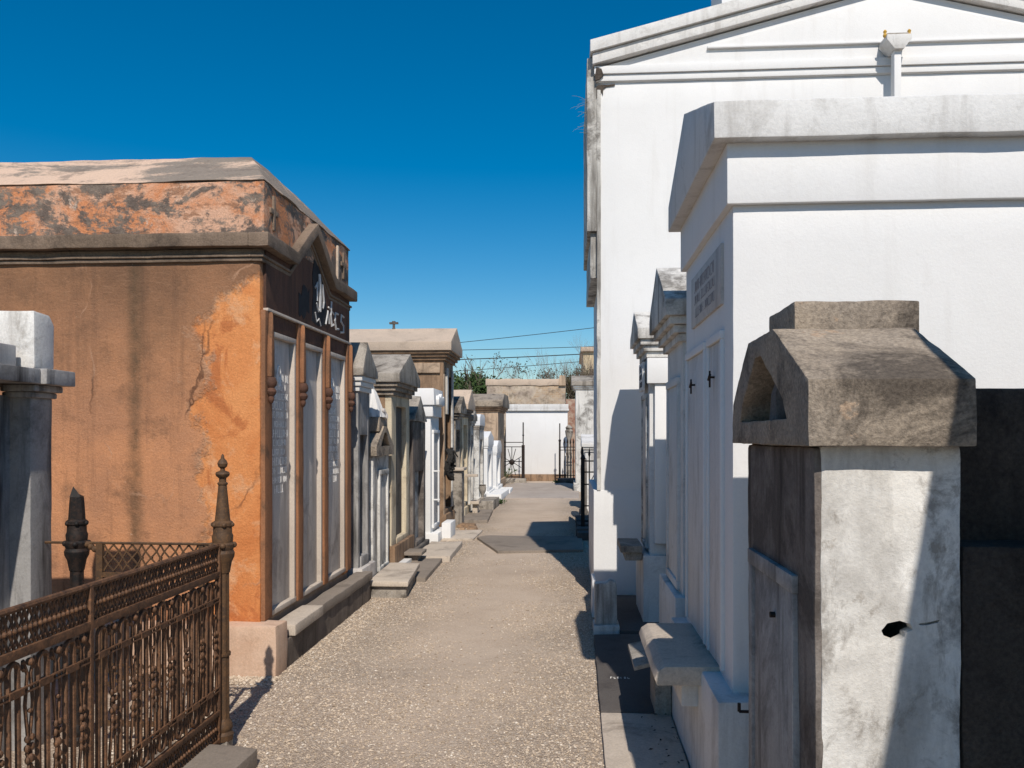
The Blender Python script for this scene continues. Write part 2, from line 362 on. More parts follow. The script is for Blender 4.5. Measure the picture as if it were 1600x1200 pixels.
def thing(name, label, cat, loc, group=None):
    o = bpy.data.objects.new(name, None); C.objects.link(o); o.location = loc; o.empty_display_size = .2
    o['label'] = label; o['category'] = cat; o['_o'] = tuple(loc)
    if group: o['group'] = group
    return o
def tag(o, label, cat, group=None, kind=None):
    o['label'] = label; o['category'] = cat
    if group: o['group'] = group
    if kind: o['kind'] = kind
    return o
def struct(o): o['kind'] = 'structure'; return o
def sub(name, mb, m, part, **k):
    """a sub-part: its part has the origin of the whole thing, so the same offset holds"""
    return mb.build(name, m, part, **k)

class Side:
    """front-facing frame: u runs back from the front plane, y along the path; sg=-1 left row, +1 right row"""
    def __init__(s, xf, sg): s.xf = xf; s.sg = sg
    def x(s, u): return s.xf+s.sg*u
    def box(s, mb, u0, u1, y0, y1, z0, z1, **k):
        a, b = sorted((s.x(u0), s.x(u1))); return mb.box(a, b, y0, y1, z0, z1, **k)
    def prism(s, mb, poly, u0, u1):
        return mb.prism(poly, 'x', s.x(u0), s.x(u1))

def inscription(parent, f, y0, y1, z0, z1, rows, m='ink', u=-.002, seed=0, size=None):
    """rows of tiny worn cut letters, too worn to be read"""
    rd = random.Random(seed); mb = MB(); rh = (z1-z0)/rows
    for r in range(rows):
        zc = z1-(r+.5)*rh; hh = (size or rh*.68)*(1.0 if r % 3 else 1.25); w = (y1-y0)*rd.uniform(.55, .98); y = (y0+y1)/2-w/2
        while y < (y0+y1)/2+w/2:
            lw = hh*rd.uniform(.35, .6)
            k = rd.randint(0, 4); tk = hh*.13
            if rd.random() > .12:
                f.box(mb, u, u+.004, y, y+tk, zc-hh/2, zc+hh/2)
                if k in (0, 1): f.box(mb, u, u+.004, y+tk, y+lw, zc+hh/2-tk, zc+hh/2)
                if k in (0, 2): f.box(mb, u, u+.004, y+tk, y+lw, zc-hh/2, zc-hh/2+tk)
                if k in (1, 3): f.box(mb, u, u+.004, y+lw-tk, y+lw, zc-hh/2+tk*1.05, zc+hh/2-tk*1.05)
                if k == 4: f.box(mb, u, u+.004, y+tk, y+lw*.8, zc-tk/2, zc+tk/2)
            y += lw+hh*.22
    f.box(mb, u+.0032, u+.006, y0, y1, z0, z1)      # their common bed, inside the slab
    return mb.build('inscription', m, parent, smooth=False)

def framed_tablet(p, f, y0, y1, z0, z1, fw=.06, fm='frame', tm='marble', fd=.03, td=.012, rows=0, seed=1, ink='ink', bk=.01):
    """raised frame round a slab sunk inside it"""
    fr = MB()
    f.box(fr, -fd, bk, y0, y0+fw, z0+fw, z1-fw); f.box(fr, -fd, bk, y1-fw, y1, z0+fw, z1-fw)
    f.box(fr, -fd-.003, bk, y0-.004, y1+.004, z1-fw, z1); f.box(fr, -fd-.003, bk, y0-.004, y1+.004, z0, z0+fw)
    fo = fr.build('tablet_frame', fm, p, bevel=.004)
    tb = MB(); f.box(tb, -td, bk+.002, y0+fw+.001, y1-fw-.001, z0+fw+.001, z1-fw-.001)
    to = tb.build('tablet', tm, p, bevel=.002)
    if rows: inscription(to, f, y0+fw*1.4, y1-fw*1.4, z0+(z1-z0)*.42, z1-(z1-z0)*.14, rows, ink, -td-.002, seed)
    return fo, to

def gable_tomb(name, label, sg, xf, y0, y1, depth, hw, ha, wall, roof, trim=None, plinth=.28, pl_m=None, over=.09, fascia=.09,
               tab=None, cornice=2, bay=None, group=None, cat='tomb', ridge=None, grid=.12, amp=.004, flat=0):
    """gabled family tomb: plinth, wall, stepped cornice and gable roof with its end to the path, tablet on the front"""
    f = Side(xf, sg); trim = trim or wall; yc = ridge if ridge else (y0+y1)/2
    T = thing(name, label, cat, (f.x(depth/2), (y0+y1)/2, 0), group)
    f.box(MB(), 0, 1, 0, 1, 0, 1)
    m = MB(); f.box(m, -.055, depth+.05, y0-.05, y1+.05, -.05, plinth); m.build('plinth', pl_m or wall, T, bevel=.012, grid=grid, amp=amp)
    d = bay[4] if bay else 0
    m = MB(); f.box(m, d, depth, y0, y1, plinth-.01, hw); w = m.build('wall', wall, T, bevel=.008, grid=grid, amp=amp)
    if bay:      # a deep bay in the front: two piers, a head and a sill, the slab at the back
        ba, bb, za, zb, d, bm_, tm_ = bay
        m = MB(); f.box(m, 0, d+.002, y0+.003, ba, plinth-.009, hw-.002); f.box(m, 0, d+.002, bb, y1-.003, plinth-.009, hw-.002)
        f.box(m, .002, d+.002, ba+.0005, bb-.0005, zb, hw-.003); f.box(m, -.012, d+.002, ba+.0005, bb-.0005, plinth-.008, za)
        m.build('front_piers', bm_, T, bevel=.008, grid=grid, amp=amp)
        m = MB(); f.box(m, d-.015, d+.003, ba+.001, bb-.001, za+.001, zb-.001); m.build('closure_slab', tm_, T, bevel=.002)
    if cornice:
        m = MB(); st = over/(cornice+1)
        for i in range(cornice):
            z = hw-.05*(cornice-i); f.box(m, -st*(i+1), depth+st*(i+1), y0-st*(i+1), y1+st*(i+1), z, z+.05+(.0 if i == cornice-1 else -.002))
        m.build('cornice', trim, T, bevel=.006, amp=amp*.6, grid=grid*1.5)
    m = MB()
    poly = [(y0-over, hw), (y1+over, hw), (y1+over, hw+fascia), (yc+flat, ha), (yc-flat, ha), (y0-over, hw+fascia)] if flat else [(y0-over, hw), (y1+over, hw), (y1+over, hw+fascia), (yc, ha), (y0-over, hw+fascia)]
    f.prism(m, poly, -over, depth+over)
    m.build('roof', roof, T, bevel=.005, grid=grid, amp=amp)
    if tab:
        yy0, yy1, z0, z1, kw = tab
        framed_tablet(T, f, yy0, yy1, z0, z1, **kw)
    return T, f

# ------------------------------------------------------------------ ground
g = MB(); g.add([(-300, -60, 0), (300, -60, 0), (300, 500, 0), (-300, 500, 0)], [(0, 1, 2, 3)])
struct(g.build('ground', 'ground', smooth=False))
def blob_sheet(pts, z0, z1): return MB().prism(pts, 'z', z0, z1)
# raised concrete strip across the path, and the paved stretch beyond it
struct(blob_sheet([(-1.42, 12.72), (-.97, 11.2), (.19, 11.42), (.19, 12.95), (-1.32, 12.95)], -.05, .035).build('concrete_path', 'slab_gray', bevel=.008, grid=.25, amp=.006))
struct(blob_sheet([(-1.60, 20.74), (.24, 20.85), (.30, 26.6), (-.2, 27.6), (-1.75, 27.4), (-2.0, 26)], -.05, .03).build('paved_path', 'slab_pink', bevel=.008, grid=.4, amp=.006))

# loose pebbles: uncountable
def pebbles():
    vs = []; fs = []
    def add(x, y, r):
        o = len(vs); a = random.random()*PI; ca, sa = math.cos(a), math.sin(a)
        sx = r*random.uniform(.8, 1.5); sy = r*random.uniform(.7, 1.1); sz = r*random.uniform(.45, .8); z = sz*random.uniform(.15, .6)
        for px, py, pz in ((1, .1, 0), (.15, 1, .1), (-1, -.1, 0), (-.1, -1, -.1), (.15, .1, 1), (0, 0, -1)):
            px *= sx*random.uniform(.8, 1.15); py *= sy*random.uniform(.8, 1.15); pz *= sz
            vs.append((x+px*ca-py*sa, y+px*sa+py*ca, z+pz))
        for q in ((0, 1, 4), (1, 2, 4), (2, 3, 4), (3, 0, 4), (1, 0, 5), (2, 1, 5), (3, 2, 5), (0, 3, 5)): fs.append(tuple(i+o for i in q))
    n = 0
    while n < 60000:
        y = 3.3+random.random()**1.55*11; x = random.uniform(-2.4, .25)
        if x < -1.95 and (y > 5.4 or y < 3.9): continue
        if -1.99 < x < -1.5 and y < 3.97: continue
        k = mnoise.noise(Vector((x*1.3, y*1.3, 2)))*.5+.5
        c = max(0, 1-abs(x+.75)/.95)*min(1, max(.2, (y-4)/3))
        if random.random() < k*1.15-c*.7+.12:
            add(x, y, random.choice((.0025, .003, .003, .0035, .004, .005, .006, .008))*random.uniform(.8, 1.3)); n += 1
    # drifts against the orange tomb's step and plinth
    for i in range(900): add(-1.9+random.uniform(-.02, .2)**1, random.uniform(5.5, 8), random.uniform(.004, .011))
    for i in range(420): add(random.uniform(-2.35, -1.9), 5.36-random.random()**2*.16, random.uniform(.005, .017))
    me = bpy.data.meshes.new('gravel'); me.from_pydata(vs, [], fs); me.materials.append(M['pebble'])
    o = bpy.data.objects.new('gravel', me); C.objects.link(o)
    tag(o, 'loose pale gravel scattered over the dirt path', 'gravel', kind='stuff')
pebbles()

# ------------------------------------------------------------------ tall white society tomb
XB = .272; YB = 8.2
T = thing('white_mausoleum', 'tall white mausoleum with a wide moulded pediment and a drainpipe, facing the camera', 'mausoleum', (3.0, YB+1, 0))
XR = 5.78; XC = 3.03
m = MB(); m.box(XB+.02, XR, YB, YB+1.95, 0, 5.05); wl_ = m.build('wall', 'white', T, bevel=.006, grid=.25, amp=.003)
m = MB(); m.box(.235, XR+.04, YB-.004, YB+1.98, -.05, 1.06); m.build('plinth', 'white', T, bevel=.006, grid=.25, amp=.003)
def pedi(z, zc, x0): return [(x0, z), (XC, zc), (2*XC-x0, z)]
sl = .245
def rake(x0, zb, th, y0, y1, mbb):
    zt = zb+sl*(XC-x0)
    mbb.prism([(x0, zb), (XC, zt), (2*XC-x0, zb), (2*XC-x0, zb+th), (XC, zt+th), (x0, zb+th)], 'y', y0, y1)
m = MB(); m.prism([(XB+.012, 5.051), (2*XC-XB-.012, 5.051), (2*XC-XB-.012, 5.2), (XC, 5.2+sl*(XC-XB)), (XB+.012, 5.2)], 'y', YB-.012, YB+1.93); m.build('pediment', 'white', T, bevel=.004)
m = MB(); rake(.20, 5.31, .115, YB-.125, YB+2.0, m); rake(.222, 5.205, .104, YB-.09, YB+1.97, m)
m.build('raking_cornice', 'white_old', T, bevel=.005)
m = MB(); m.box(.24, 2*XC-.24, YB-.05, YB+1.95, 5.125, 5.20); m.box(.255, 2*XC-.255, YB-.03, YB+1.94, 5.06, 5.121)
m.build('entablature', 'white', T, bevel=.004)
m = MB(); x0 = 1.33; zb = 5.345; m.box(x0, 2*XC-x0, YB-.045, YB-.005, zb, zb+.02)
m.prism([(x0, zb+.024), (2*XC-x0, zb+.024), (XC, zb+.024+sl*(XC-x0))], 'y', YB-.026, YB-.008)
m.build('tympanum', 'white', T, bevel=.003)
m = MB(); m.box(.17, XB+.03, YB+.0, YB+1.98, 3.6, 5.3); m.box(.205, XB+.03, YB+.05, YB+1.9, 3.15, 3.6); m.build('side_parapet', 'white_stained', T, bevel=.01, grid=.12, amp=.008)
m = MB(); m.box(XB-.006, XB+.032, YB-.012, YB+.05, 1.06, 4.98); m.build('corner_strip', 'white_stained', T, bevel=.006, grid=.1, amp=.007)
m = MB(); m.box(1.69, 4.4, YB+1.2, YB+1.9, 5.5, 7.4); m.build('roof_block', 'white', T, bevel=.006)
m = MB(); m.prism([(.262, 5.02), (.30, 5.035), (.38, 5.03), (.445, 5.036), (.44, 5.02), (.36, 5.012), (.33, 4.99), (.325, 4.93), (.31, 4.97), (.30, 4.90), (.285, 4.97), (.262, 4.9)], 'y', YB-.0135, YB+.02)
m.prism([(.25, 5.06), (.29, 5.07), (.33, 5.11), (.31, 5.17), (.26, 5.19), (.25, 5.12)], 'y', YB-.055, YB-.02); m.build('corner_crack', 'black_brick', T, smooth=False)
# drainpipe with flared hopper head
m = MB(); m.box(3.03, 3.095, YB-.19, YB-.10, 4.2, 5.22); dp = m.build('drainpipe', 'white', T, bevel=.008)
m = MB(); m.prism([(3.02, 5.2), (3.105, 5.2), (3.175, 5.29), (3.175, 5.335), (2.95, 5.335), (2.95, 5.29)], 'y', YB-.23, YB-.02); sub('hopper_head', m, 'white_old', dp, bevel=.004)
m = MB(); m.box(2.965, 3.16, YB-.20, YB-.17, 5.336, 5.36); sub('crossbar', m, 'gray_stone', dp, bevel=.003)
for xx in (2.945, 3.165):
    m = MB(); m.lathe([(.014, 5.325), (.02, 5.34), (.012, 5.36), (.018, 5.378), (.008, 5.392)], xx, YB-.19, 10); sub('brass_tip', m, 'gold', dp)
# tuft on its corner
m = MB()
for i in range(15):
    a = random.uniform(.6, 2.6); L = random.uniform(.05, .2); z = random.uniform(4.55, 4.95); b = random.uniform(-.5, .5)
    pts = [(.175-L*math.cos(b)*k/5*.9, YB+.05-.1*k/5*math.sin(a), z+L*math.sin(b)*k/5-.1*(k/5)**2*L*3) for k in range(6)]
    m.tube(pts, .0016, 4, .0006)
tag(m.build('grass_tuft', 'grass', origin=(.18, YB+.05, 4.7)), 'dry grass tuft sprouting from the upper left corner of the tall white mausoleum', 'grass tuft')

# ------------------------------------------------------------------ right row
# white tomb with the shelf
f = Side(.655, 1)
T = thing('white_tomb', 'large white gabled tomb with a projecting stone shelf and two tall sunk panels', 'tomb', (2.0, 4.05, 0))
y0, y1 = 3.40, 4.74
m = MB(); f.box(m, -.08, 2.9, y0-.12, y1+.06, -.05, .565); m.build('plinth', 'white_old', T, bevel=.012, grid=.12, amp=.004)
m = MB(); f.box(m, 0, 2.85, y0, y1, .56, 2.53); m.build('wall', 'white', T, bevel=.007, grid=.15, amp=.0025)
m = MB(); f.box(m, -.028, 2.88, y0-.03, y1+.03, 2.525, 2.77); m.build('frieze', 'white', T, bevel=.006, grid=.15, amp=.0025)
m = MB(); f.prism(m, [(y0-.09, 2.765), (y1+.09, 2.765), (y1+.09, 2.91), (4.16, 3.19), (y0-.09, 2.91)], -.09, 2.95); m.build('roof', 'white_old', T, bevel=.007, grid=.15, amp=.003)
for (a, b) in ((3.58, 3.955), (4.03, 4.66)):
    m = MB(); tk = .03
    f.box(m, -.016, .004, a, a+tk, .60, 2.01); f.box(m, -.016, .004, b-tk, b, .60, 2.01); f.box(m, -.019, .004, a-.003, b+.003, 2.01, 2.045)
    m.build('panel_frame', 'white', T, bevel=.003)
    m = MB(); f.box(m, -.006, .004, a+tk+.002, b-tk-.002, .60, 2.008); pn = m.build('closure_panel', 'white_old', T, bevel=.002)
    m = MB(); yk = (a+b)/2+.02; zk = 1.86
    m.tube([(f.x(-.004), yk, zk), (f.x(-.035), yk, zk)], .005, 8); m.tube([(f.x(-.03), yk-.022, zk+.01), (f.x(-.03), yk+.022, zk-.01)], .006, 8); m.tube([(f.x(-.026), yk+.01, zk+.03), (f.x(-.026), yk+.01, zk-.045)], .0045, 8)
    sub('iron_hook', m, 'iron_black', pn)
m = MB(); f.box(m, -.012, .004, 3.6, 4.46, 2.16, 2.42); pq = m.build('name_plaque', 'marble', T, bevel=.003)
inscription(pq, f, 3.66, 4.40, 2.19, 2.39, 3, 'ink_faint', -.0135, 5)
m = MB()
prof = [(.385, .50), (.372, .53), (.385, .562), (.42, .585), (.66, .585), (.66, .502), (.43, .502)]
m.prism(prof, 'y', 3.69, 4.54); m.build('stone_shelf', 'slab_light', T, bevel=.006, grid=.1, amp=.003)
m = MB(); m.box(.50, .58, 3.78, 4.46, .38, .503); m.build('shelf_bracket', 'white_old', T, bevel=.01)

# grey-gabled white tomb behind it
gable_tomb('white_tomb', 'white tomb with blackened gable fascia squeezed between the shelf tomb and the mausoleum', 1, .70, 5.22, 6.02, 2.2, 2.33, 2.72, 'white_old', 'white_stained', 'white_patchy', .6, over=.12, fascia=.1,
           tab=(5.34, 5.93, .62, 1.97, dict(fw=.05, fm='white_old', tm='white_old', fd=.02, td=.01)), cornice=3)
T, f = gable_tomb('white_tomb', 'small white gabled tomb with a low ledge, touching the mausoleum wall', 1, .665, 7.02, 7.68, 1.6, 2.40, 2.68, 'white_old', 'white_stained', 'white_stained', .6, over=.105, fascia=.085,
           tab=(7.12, 7.58, .64, 1.95, dict(fw=.04, fm='white_stained', tm='marble', fd=.02, td=.01)), cornice=3)
m = MB(); f.box(m, -.025, .4, 6.94, 7.0, 2.03, 2.24); f.box(m, .04, .14, 6.965, 7.018, .7, 2.03); f.box(m, .15, .36, 6.90, 7.018, .66, 2.17); m.build('end_pilaster', 'white', T, bevel=.006)
m = MB(); f.box(m, -.24, -.06, 6.98, 7.5, .62, .68); f.box(m, -.2, -.06, 7.02, 7.46, .55, .622); m.build('ledge', 'gray_stone', T, bevel=.008, amp=.003, grid=.1)
m = MB(); f.box(m, -.05, -.03, 7.1, 7.45, 1.98, 2.22); pq = m.build('name_plaque', 'white_old', T, bevel=.003)
inscription(pq, f, 7.12, 7.43, 2.0, 2.2, 3, 'ink_dark', -.052, 3)

# near stele in front of its blackened vault
f = Side(.645, 1)
T = thing('stele_tomb', 'stained white stele with a lichened stone cap and niche, in front of a blackened vault', 'tomb', (.85, 2.6, 0))
m = MB(); m.prism([(2.2, 0), (3.04, 0), (3.025, 1.575), (2.2, 1.575)], 'x', .645, 1.0); m.v = [(x+(.006*(1.57-z) if x < .8 else .0), y, z) for x, y, z in m.v]
b_ = m.build('stele_body', 'stele', T, bevel=.012, grid=.035, amp=.005, freq=5)
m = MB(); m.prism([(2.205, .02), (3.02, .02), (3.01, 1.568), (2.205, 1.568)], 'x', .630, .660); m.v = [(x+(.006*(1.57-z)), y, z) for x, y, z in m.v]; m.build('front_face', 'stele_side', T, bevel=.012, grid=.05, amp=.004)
# cap: gable end with a cut niche, made as a ring of five pieces and a body behind
yn, yf = 2.14, 3.12; zb, ze, zt = 1.572, 1.742, 1.915; ya, yb = 2.52, 2.86
outer = [(yn, zb), (yf, zb), (yf, ze-.03), (yb, zt-.004), (ya, zt), (yn, ze)]
inner = [(2.36, 1.645), (2.99, 1.645), (2.95, 1.70), (2.76, 1.85), (2.67, 1.85), (2.40, 1.70)]
m = MB(); fs = [tuple(range(18, 24)), tuple(range(12, 18))[::-1]]
vs = [(.60, *q) for q in outer]+[(.60, *q) for q in inner]+[(1.01, *q) for q in outer]+[(.70, q[0], q[1]) for q in inner]
for k in range(6):
    n = (k+1) % 6; fs += [(k, n, 6+n, 6+k), (k, n, 12+n, 12+k), (6+k, 6+n, 18+n, 18+k)]
m.add(vs, fs); m.build('cap', 'cap_stone', T, bevel=.004, grid=.03, amp=.0035, freq=7)
m = MB(); m.box(.67, 1.035, 2.54, 2.86, 1.90, 2.0); m.build('cap_block', 'cap_stone', T, bevel=.007, grid=.03, amp=.0035, freq=7)
m = MB(); m.tube([(.675, 2.68, 1.645), (.67, 2.69, 1.73), (.675, 2.68, 1.79)], .045, 8, .018); m.ball((.672, 2.685, 1.80), .022); m.build('niche_figure', 'stele_side', T)  # figure coloured dark to paint the shade inside the niche
f2 = Side(.632, 1)
fo, to = framed_tablet(T, f2, 2.36, 2.93, .15, 1.21, .05, 'streaked_marble', 'streaked_marble', .014, .004)
m = MB(); m.tube([(.612, 2.6, 1.05), (.64, 2.6, 1.05)], .009, 8); sub('bolt', m, 'iron_black', to)
m = MB(); m.tube([(.60, 3.0, .62), (.64, 3.0, .62)], .006, 6); m.tube([(.60, 3.0, .62), (.60, 3.0, .65)], .006, 6); m.build('hinge_pin', 'iron_black', T)
# broken hole knocked through the render
pts = [(.806, 1.098), (.818, 1.112), (.845, 1.117), (.868, 1.111), (.874, 1.10), (.858, 1.094), (.856, 1.085), (.836, 1.077), (.812, 1.084)]
m = MB(); pts = [(.842+(a-.842)*1.15, 1.097+(b-1.097)*1.3) for a, b in pts]; m.prism(pts, 'y', 2.15, 2.26); m.box(.74, .94, 2.235, 2.7, .98, 1.2); m.prism([(.893, 1.117), (.92, 1.121), (.945, 1.128), (.94, 1.120), (.915, 1.113), (.896, 1.113)], 'y', 2.15, 2.215)
cut = m.build('cutter', 'recess', T, smooth=False, amp=.002, freq=40)
md = b_.modifiers.new('hole', 'BOOLEAN'); md.object = cut; md.operation = 'DIFFERENCE'; md.solver = 'EXACT'; md.use_self = True
bpy.context.view_layer.update(); dg = bpy.context.evaluated_depsgraph_get()
me = bpy.data.meshes.new_from_object(b_.evaluated_get(dg)); b_.modifiers.clear(); b_.data = me
bpy.data.objects.remove(cut)
m = MB(); m.box(1.001, 2.5, 2.203, 3.02, -.05, 1.315); m.build('vault_base', 'black_brick', T, bevel=.015, grid=.05, amp=.008)
m = MB(); m.box(.97, 2.45, 2.36, 3.0, 1.3, 1.725); m.build('vault', 'black_brick', T, bevel=.012, grid=.06, amp=.006)

# tomb beside the photographer, out of frame, whose eaves shade the stele
gable_tomb('white_tomb', 'plain white tomb standing just outside the right edge of the photo', 1, 1.275, -1.6, 1.38, 2.0, 2.9, 3.03, 'white_old', 'gray_stone', plinth=.3, over=.1, grid=.4, flat=1.3)

# stones along the right edge
def slab(name, label, pts, z0, z1, mt, bev=.008, group=None, cat='stone slab', amp=.005, grid=.15):
    cx = sum(p[0] for p in pts)/len(pts); cy = sum(p[1] for p in pts)/len(pts)
    o = blob_sheet(pts, z0, z1).build(name, mt, bevel=bev, grid=grid, amp=amp, origin=(cx, cy, 0)); return tag(o, label, cat, group)
slab('stone_slab', 'pale stone slab edging the path below the projecting shelf', [(.165, 3.2), (.56, 3.2), (.57, 4.74), (.175, 4.74)], -.05, .03, 'slab_light')
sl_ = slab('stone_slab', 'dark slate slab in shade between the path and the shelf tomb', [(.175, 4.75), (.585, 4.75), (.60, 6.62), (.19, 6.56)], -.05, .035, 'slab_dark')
m = MB()
for k in range(6):
    x = .262+k*.022; m.box(x, x+.003, 5.38, 5.41, .034, .0385)
    if k % 2 == 0: m.box(x+.0031, x+.013, 5.406, 5.41, .034, .0385)
    if k % 3: m.box(x+.0031, x+.012, 5.38, 5.384, .034, .0385)
m.box(.262, .39, 5.38, 5.41, .02, .0341); o_ = m.build('lettering', 'ink', smooth=False, origin=tuple(sl_.location)); o_.parent = sl_; o_.location = (0, 0, 0)
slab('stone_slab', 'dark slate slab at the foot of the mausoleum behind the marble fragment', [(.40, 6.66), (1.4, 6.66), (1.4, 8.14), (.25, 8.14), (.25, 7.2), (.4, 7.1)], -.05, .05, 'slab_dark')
T = thing('headstone', 'broken veined marble headstone on a white base at the mausoleum corner', 'headstone', (.29, 6.85, 0))
m = MB(); m.box(.19, .40, 6.70, 6.95, -.03, .07); m.build('base', 'white_patchy', T, bevel=.008, grid=.08, amp=.003)
m = MB(); m.prism([(.205, .071), (.385, .071), (.38, .38), (.372, .415), (.33, .428), (.30, .405), (.205, .40)], 'y', 6.76, 6.87); m.build('stone', 'white_stained', T, bevel=.01, grid=.05, amp=.006)
m = MB(); m.box(.195, .235, 7.35, 7.75, -.03, .32, tx=.004); tag(m.build('stone_post', 'white', bevel=.008, grid=.08, amp=.004, origin=(.21, 7.5, 0)), 'low white corner stone at the foot of the mausoleum wall', 'stone post')
m = MB(); m.prism([(.355, .30), (.50, .34), (.50, .365), (.355, .325)], 'y', 4.62, 5.12); m.box(.48, .57, 4.72, 5.02, 0, .345)
tag(m.build('fallen_plate', 'gray_stone', bevel=.005, origin=(.43, 4.85, 0)), 'thin grey stone plate propped beyond the projecting shelf', 'stone plate')

# ------------------------------------------------------------------ orange tomb
XO = -2.09; YO = 5.5; YE = 7.74
T = thing('orange_tomb', 'large flaking orange tomb with a stepped cornice and three tall marble tablets', 'tomb', (-4, 6.6, 0))
f = Side(XO, -1)
m = MB(); m.prism([(-7.2, YO), (XO, YO), (XO, 5.655), (XO-.14, 5.655), (XO-.14, 7.61), (XO, 7.61), (XO, YE), (-7.2, YE)], 'z', .3, 2.79); m.build('side_wall', 'orange_wall', T, bevel=.012, grid=.07, amp=.0055, freq=3.5)
m = MB(); f.box(m, -.02, .145, YO+.06, YE-.02, 2.47, 2.99); m.build('frieze', 'orange_front', T, bevel=.004, grid=.1, amp=.003)
m = MB(); f.box(m, -.035, .03, YO+.06, YE-.008, 2.452, 2.472); m.build('string_course', 'frame', T, bevel=.004)
m = MB(); m.box(-7.2, XO-.03, YO-.135, YE+.1, -.05, .33); m.box(-7.2, XO+.16, YO-.14, YO+.09, -.05, .336); m.build('plinth', 'orange_base', T, bevel=.018, grid=.07, amp=.008)
# cornice: plain along the side, rising to a pointed gable on the front
def corn(mb, off, zt, zb, rise_k=1.0):
    pk = [(YO-off, zb), (6.04, zb), (6.52, zb+.33*rise_k), (7.05, zb), (YE+off*.3, zb), (YE+off*.3, zt), (7.07, zt), (6.52, zt+.33*rise_k), (6.02, zt), (YO-off, zt)]
    mb.prism(pk, 'x', XO+off, XO-.05)
    mb.box(-7.2, XO-.049, YO-off, YO+.05, zb+.001, zt-.001)
m = MB(); corn(m, .088, 2.96, 2.865); cr = m.build('cornice', 'orange_trim', T, bevel=.01, grid=.07, amp=.006)
m = MB(); corn(m, .008, 2.864, 2.822); corn(m, .036, 2.821, 2.802); corn(m, .022, 2.801, 2.775)
sub('bed_mould', m, 'orange_trim', cr, bevel=.006, grid=.1, amp=.003)
m = MB(); m.box(-7.1, XO+.015, YO+.03, YE-.03, 2.95, 3.335); m.build('attic', 'orange_attic', T, bevel=.01, grid=.06, amp=.006)
m = MB(); ch = [(-7.1, YO+.02, 3.337), (XO+.03, YO+.02, 3.337), (XO+.03, YE-.02, 3.337), (-7.1, YE-.02, 3.337), (-7.1, YO+.62, 3.70), (XO-.30, YO+.62, 3.70), (XO-.30, YE-.62, 3.70), (-7.1, YE-.62, 3.70)]
m.add(ch, [(3, 2, 1, 0), (4, 5, 6, 7), (0, 1, 5, 4), (1, 2, 6, 5), (2, 3, 7, 6), (3, 0, 4, 7)]); m.build('roof', 'orange_roof', T, bevel=.01, grid=.1, amp=.012, freq=3)
for yc in (5.70, 7.5):
    m = MB(); f.box(m, -.032, .0, yc-.018, yc+.018, 3.03, 3.27); f.box(m, -.0315, .0, yc-.075, yc-.0185, 3.14, 3.178); f.box(m, -.0315, .0, yc+.0185, yc+.075, 3.14, 3.178); m.build('cross', 'orange_trim', T, bevel=.004)
m = MB(); f.box(m, -.035, 0, 7.28, 7.32, 2.97, 3.29); m.build('attic_strip', 'tan_roof', T, bevel=.005)
# corner pier, pilasters between tablets, pendants hanging from the string course
for (a, b) in ((5.515, 5.655), (6.21, 6.335), (6.89, 7.01), (7.61, 7.75)):
    m = MB(); f.box(m, -.03, .141, a, b, .338, 2.451); m.build('pilaster', 'orange_pier', T, bevel=.008, grid=.1, amp=.003)
    yc = (a+b)/2+(.05 if a < 5.5 else 0); xp = f.x(-.052)
    m = MB(); m.prism([(yc-.03, 2.0), (yc+.03, 2.0), (yc+.03, 2.2), (yc, 2.45), (yc-.03, 2.2)], 'x', f.x(-.025), f.x(-.062)); m.build('pendant', 'orange_pier', T, bevel=.01)
    m = MB(); m.lathe([(q*.72, 2.0-(2.0-z)*.72) for q, z in ((.004, 1.74), (.02, 1.76), (.03, 1.79), (.024, 1.815), (.042, 1.835), (.05, 1.86), (.04, 1.885), (.03, 1.895), (.05, 1.92), (.055, 1.95), (.045, 1.985), (.035, 2.0))], f.x(-.046), yc, 14); m.build('pendant_knob', 'orange_front', T)
for i, (a, b) in enumerate(((5.66, 6.205), (6.34, 6.885), (7.015, 7.60))):
    fo, to = framed_tablet(T, f, a, b, .337, 2.33, .036, 'frame', 'marble', .012, -.026, rows=(13 if i != 1 else 0), seed=20+i, bk=.12)
    m = MB(); f.box(m, -.012, .14, a, b, 2.332, 2.45); m.build('lintel', 'orange_front', T, bevel=.004)
    if i != 1:
        m = MB(); yc = (a+b)/2; pts = [(f.x(.024), yc+.035*math.cos(k/14*2*PI), 2.03+.075*math.sin(k/14*2*PI)) for k in range(15)]
        m.tube(pts, .006, 5); m.tube([(f.x(.024), yc, 1.97), (f.x(.024), yc+.02, 2.03), (f.x(.024), yc-.01, 2.09)], .006, 5); sub('carved_emblem', m, 'ink', to)
# painted lettering left on the frieze, black ground with flaking white strokes
def patch(pts, u, th): return MB().prism(pts, 'x', f.x(u), f.x(u+th))
rd = random.Random(4)
def ragged(y0, y1, z0, z1, n=9):
    p = []
    for k in range(n): p.append((y0+(y1-y0)*k/(n-1), z0+rd.uniform(0, .09)))
    for k in range(n): p.append((y1-(y1-y0)*k/(n-1), z1-rd.uniform(0, .12)))
    return p
m = patch(ragged(6.24, 6.50, 2.50, 2.79), -.0225, .003)
mm = patch([(6.56, 2.52), (6.72, 2.50), (6.92, 2.53), (7.02, 2.6), (6.93, 2.78), (6.78, 2.98), (6.63, 3.03), (6.58, 2.9), (6.60, 2.75)], -.0226, .003); m.add(mm.v, mm.f)
m.build('black_paint_patch', 'black_paint', T, smooth=False)
m = MB()
def stroke(pts, r=.011): m.tube([(f.x(-.023), 6.62+y*1.05, z) for y, z in pts], r, 5)
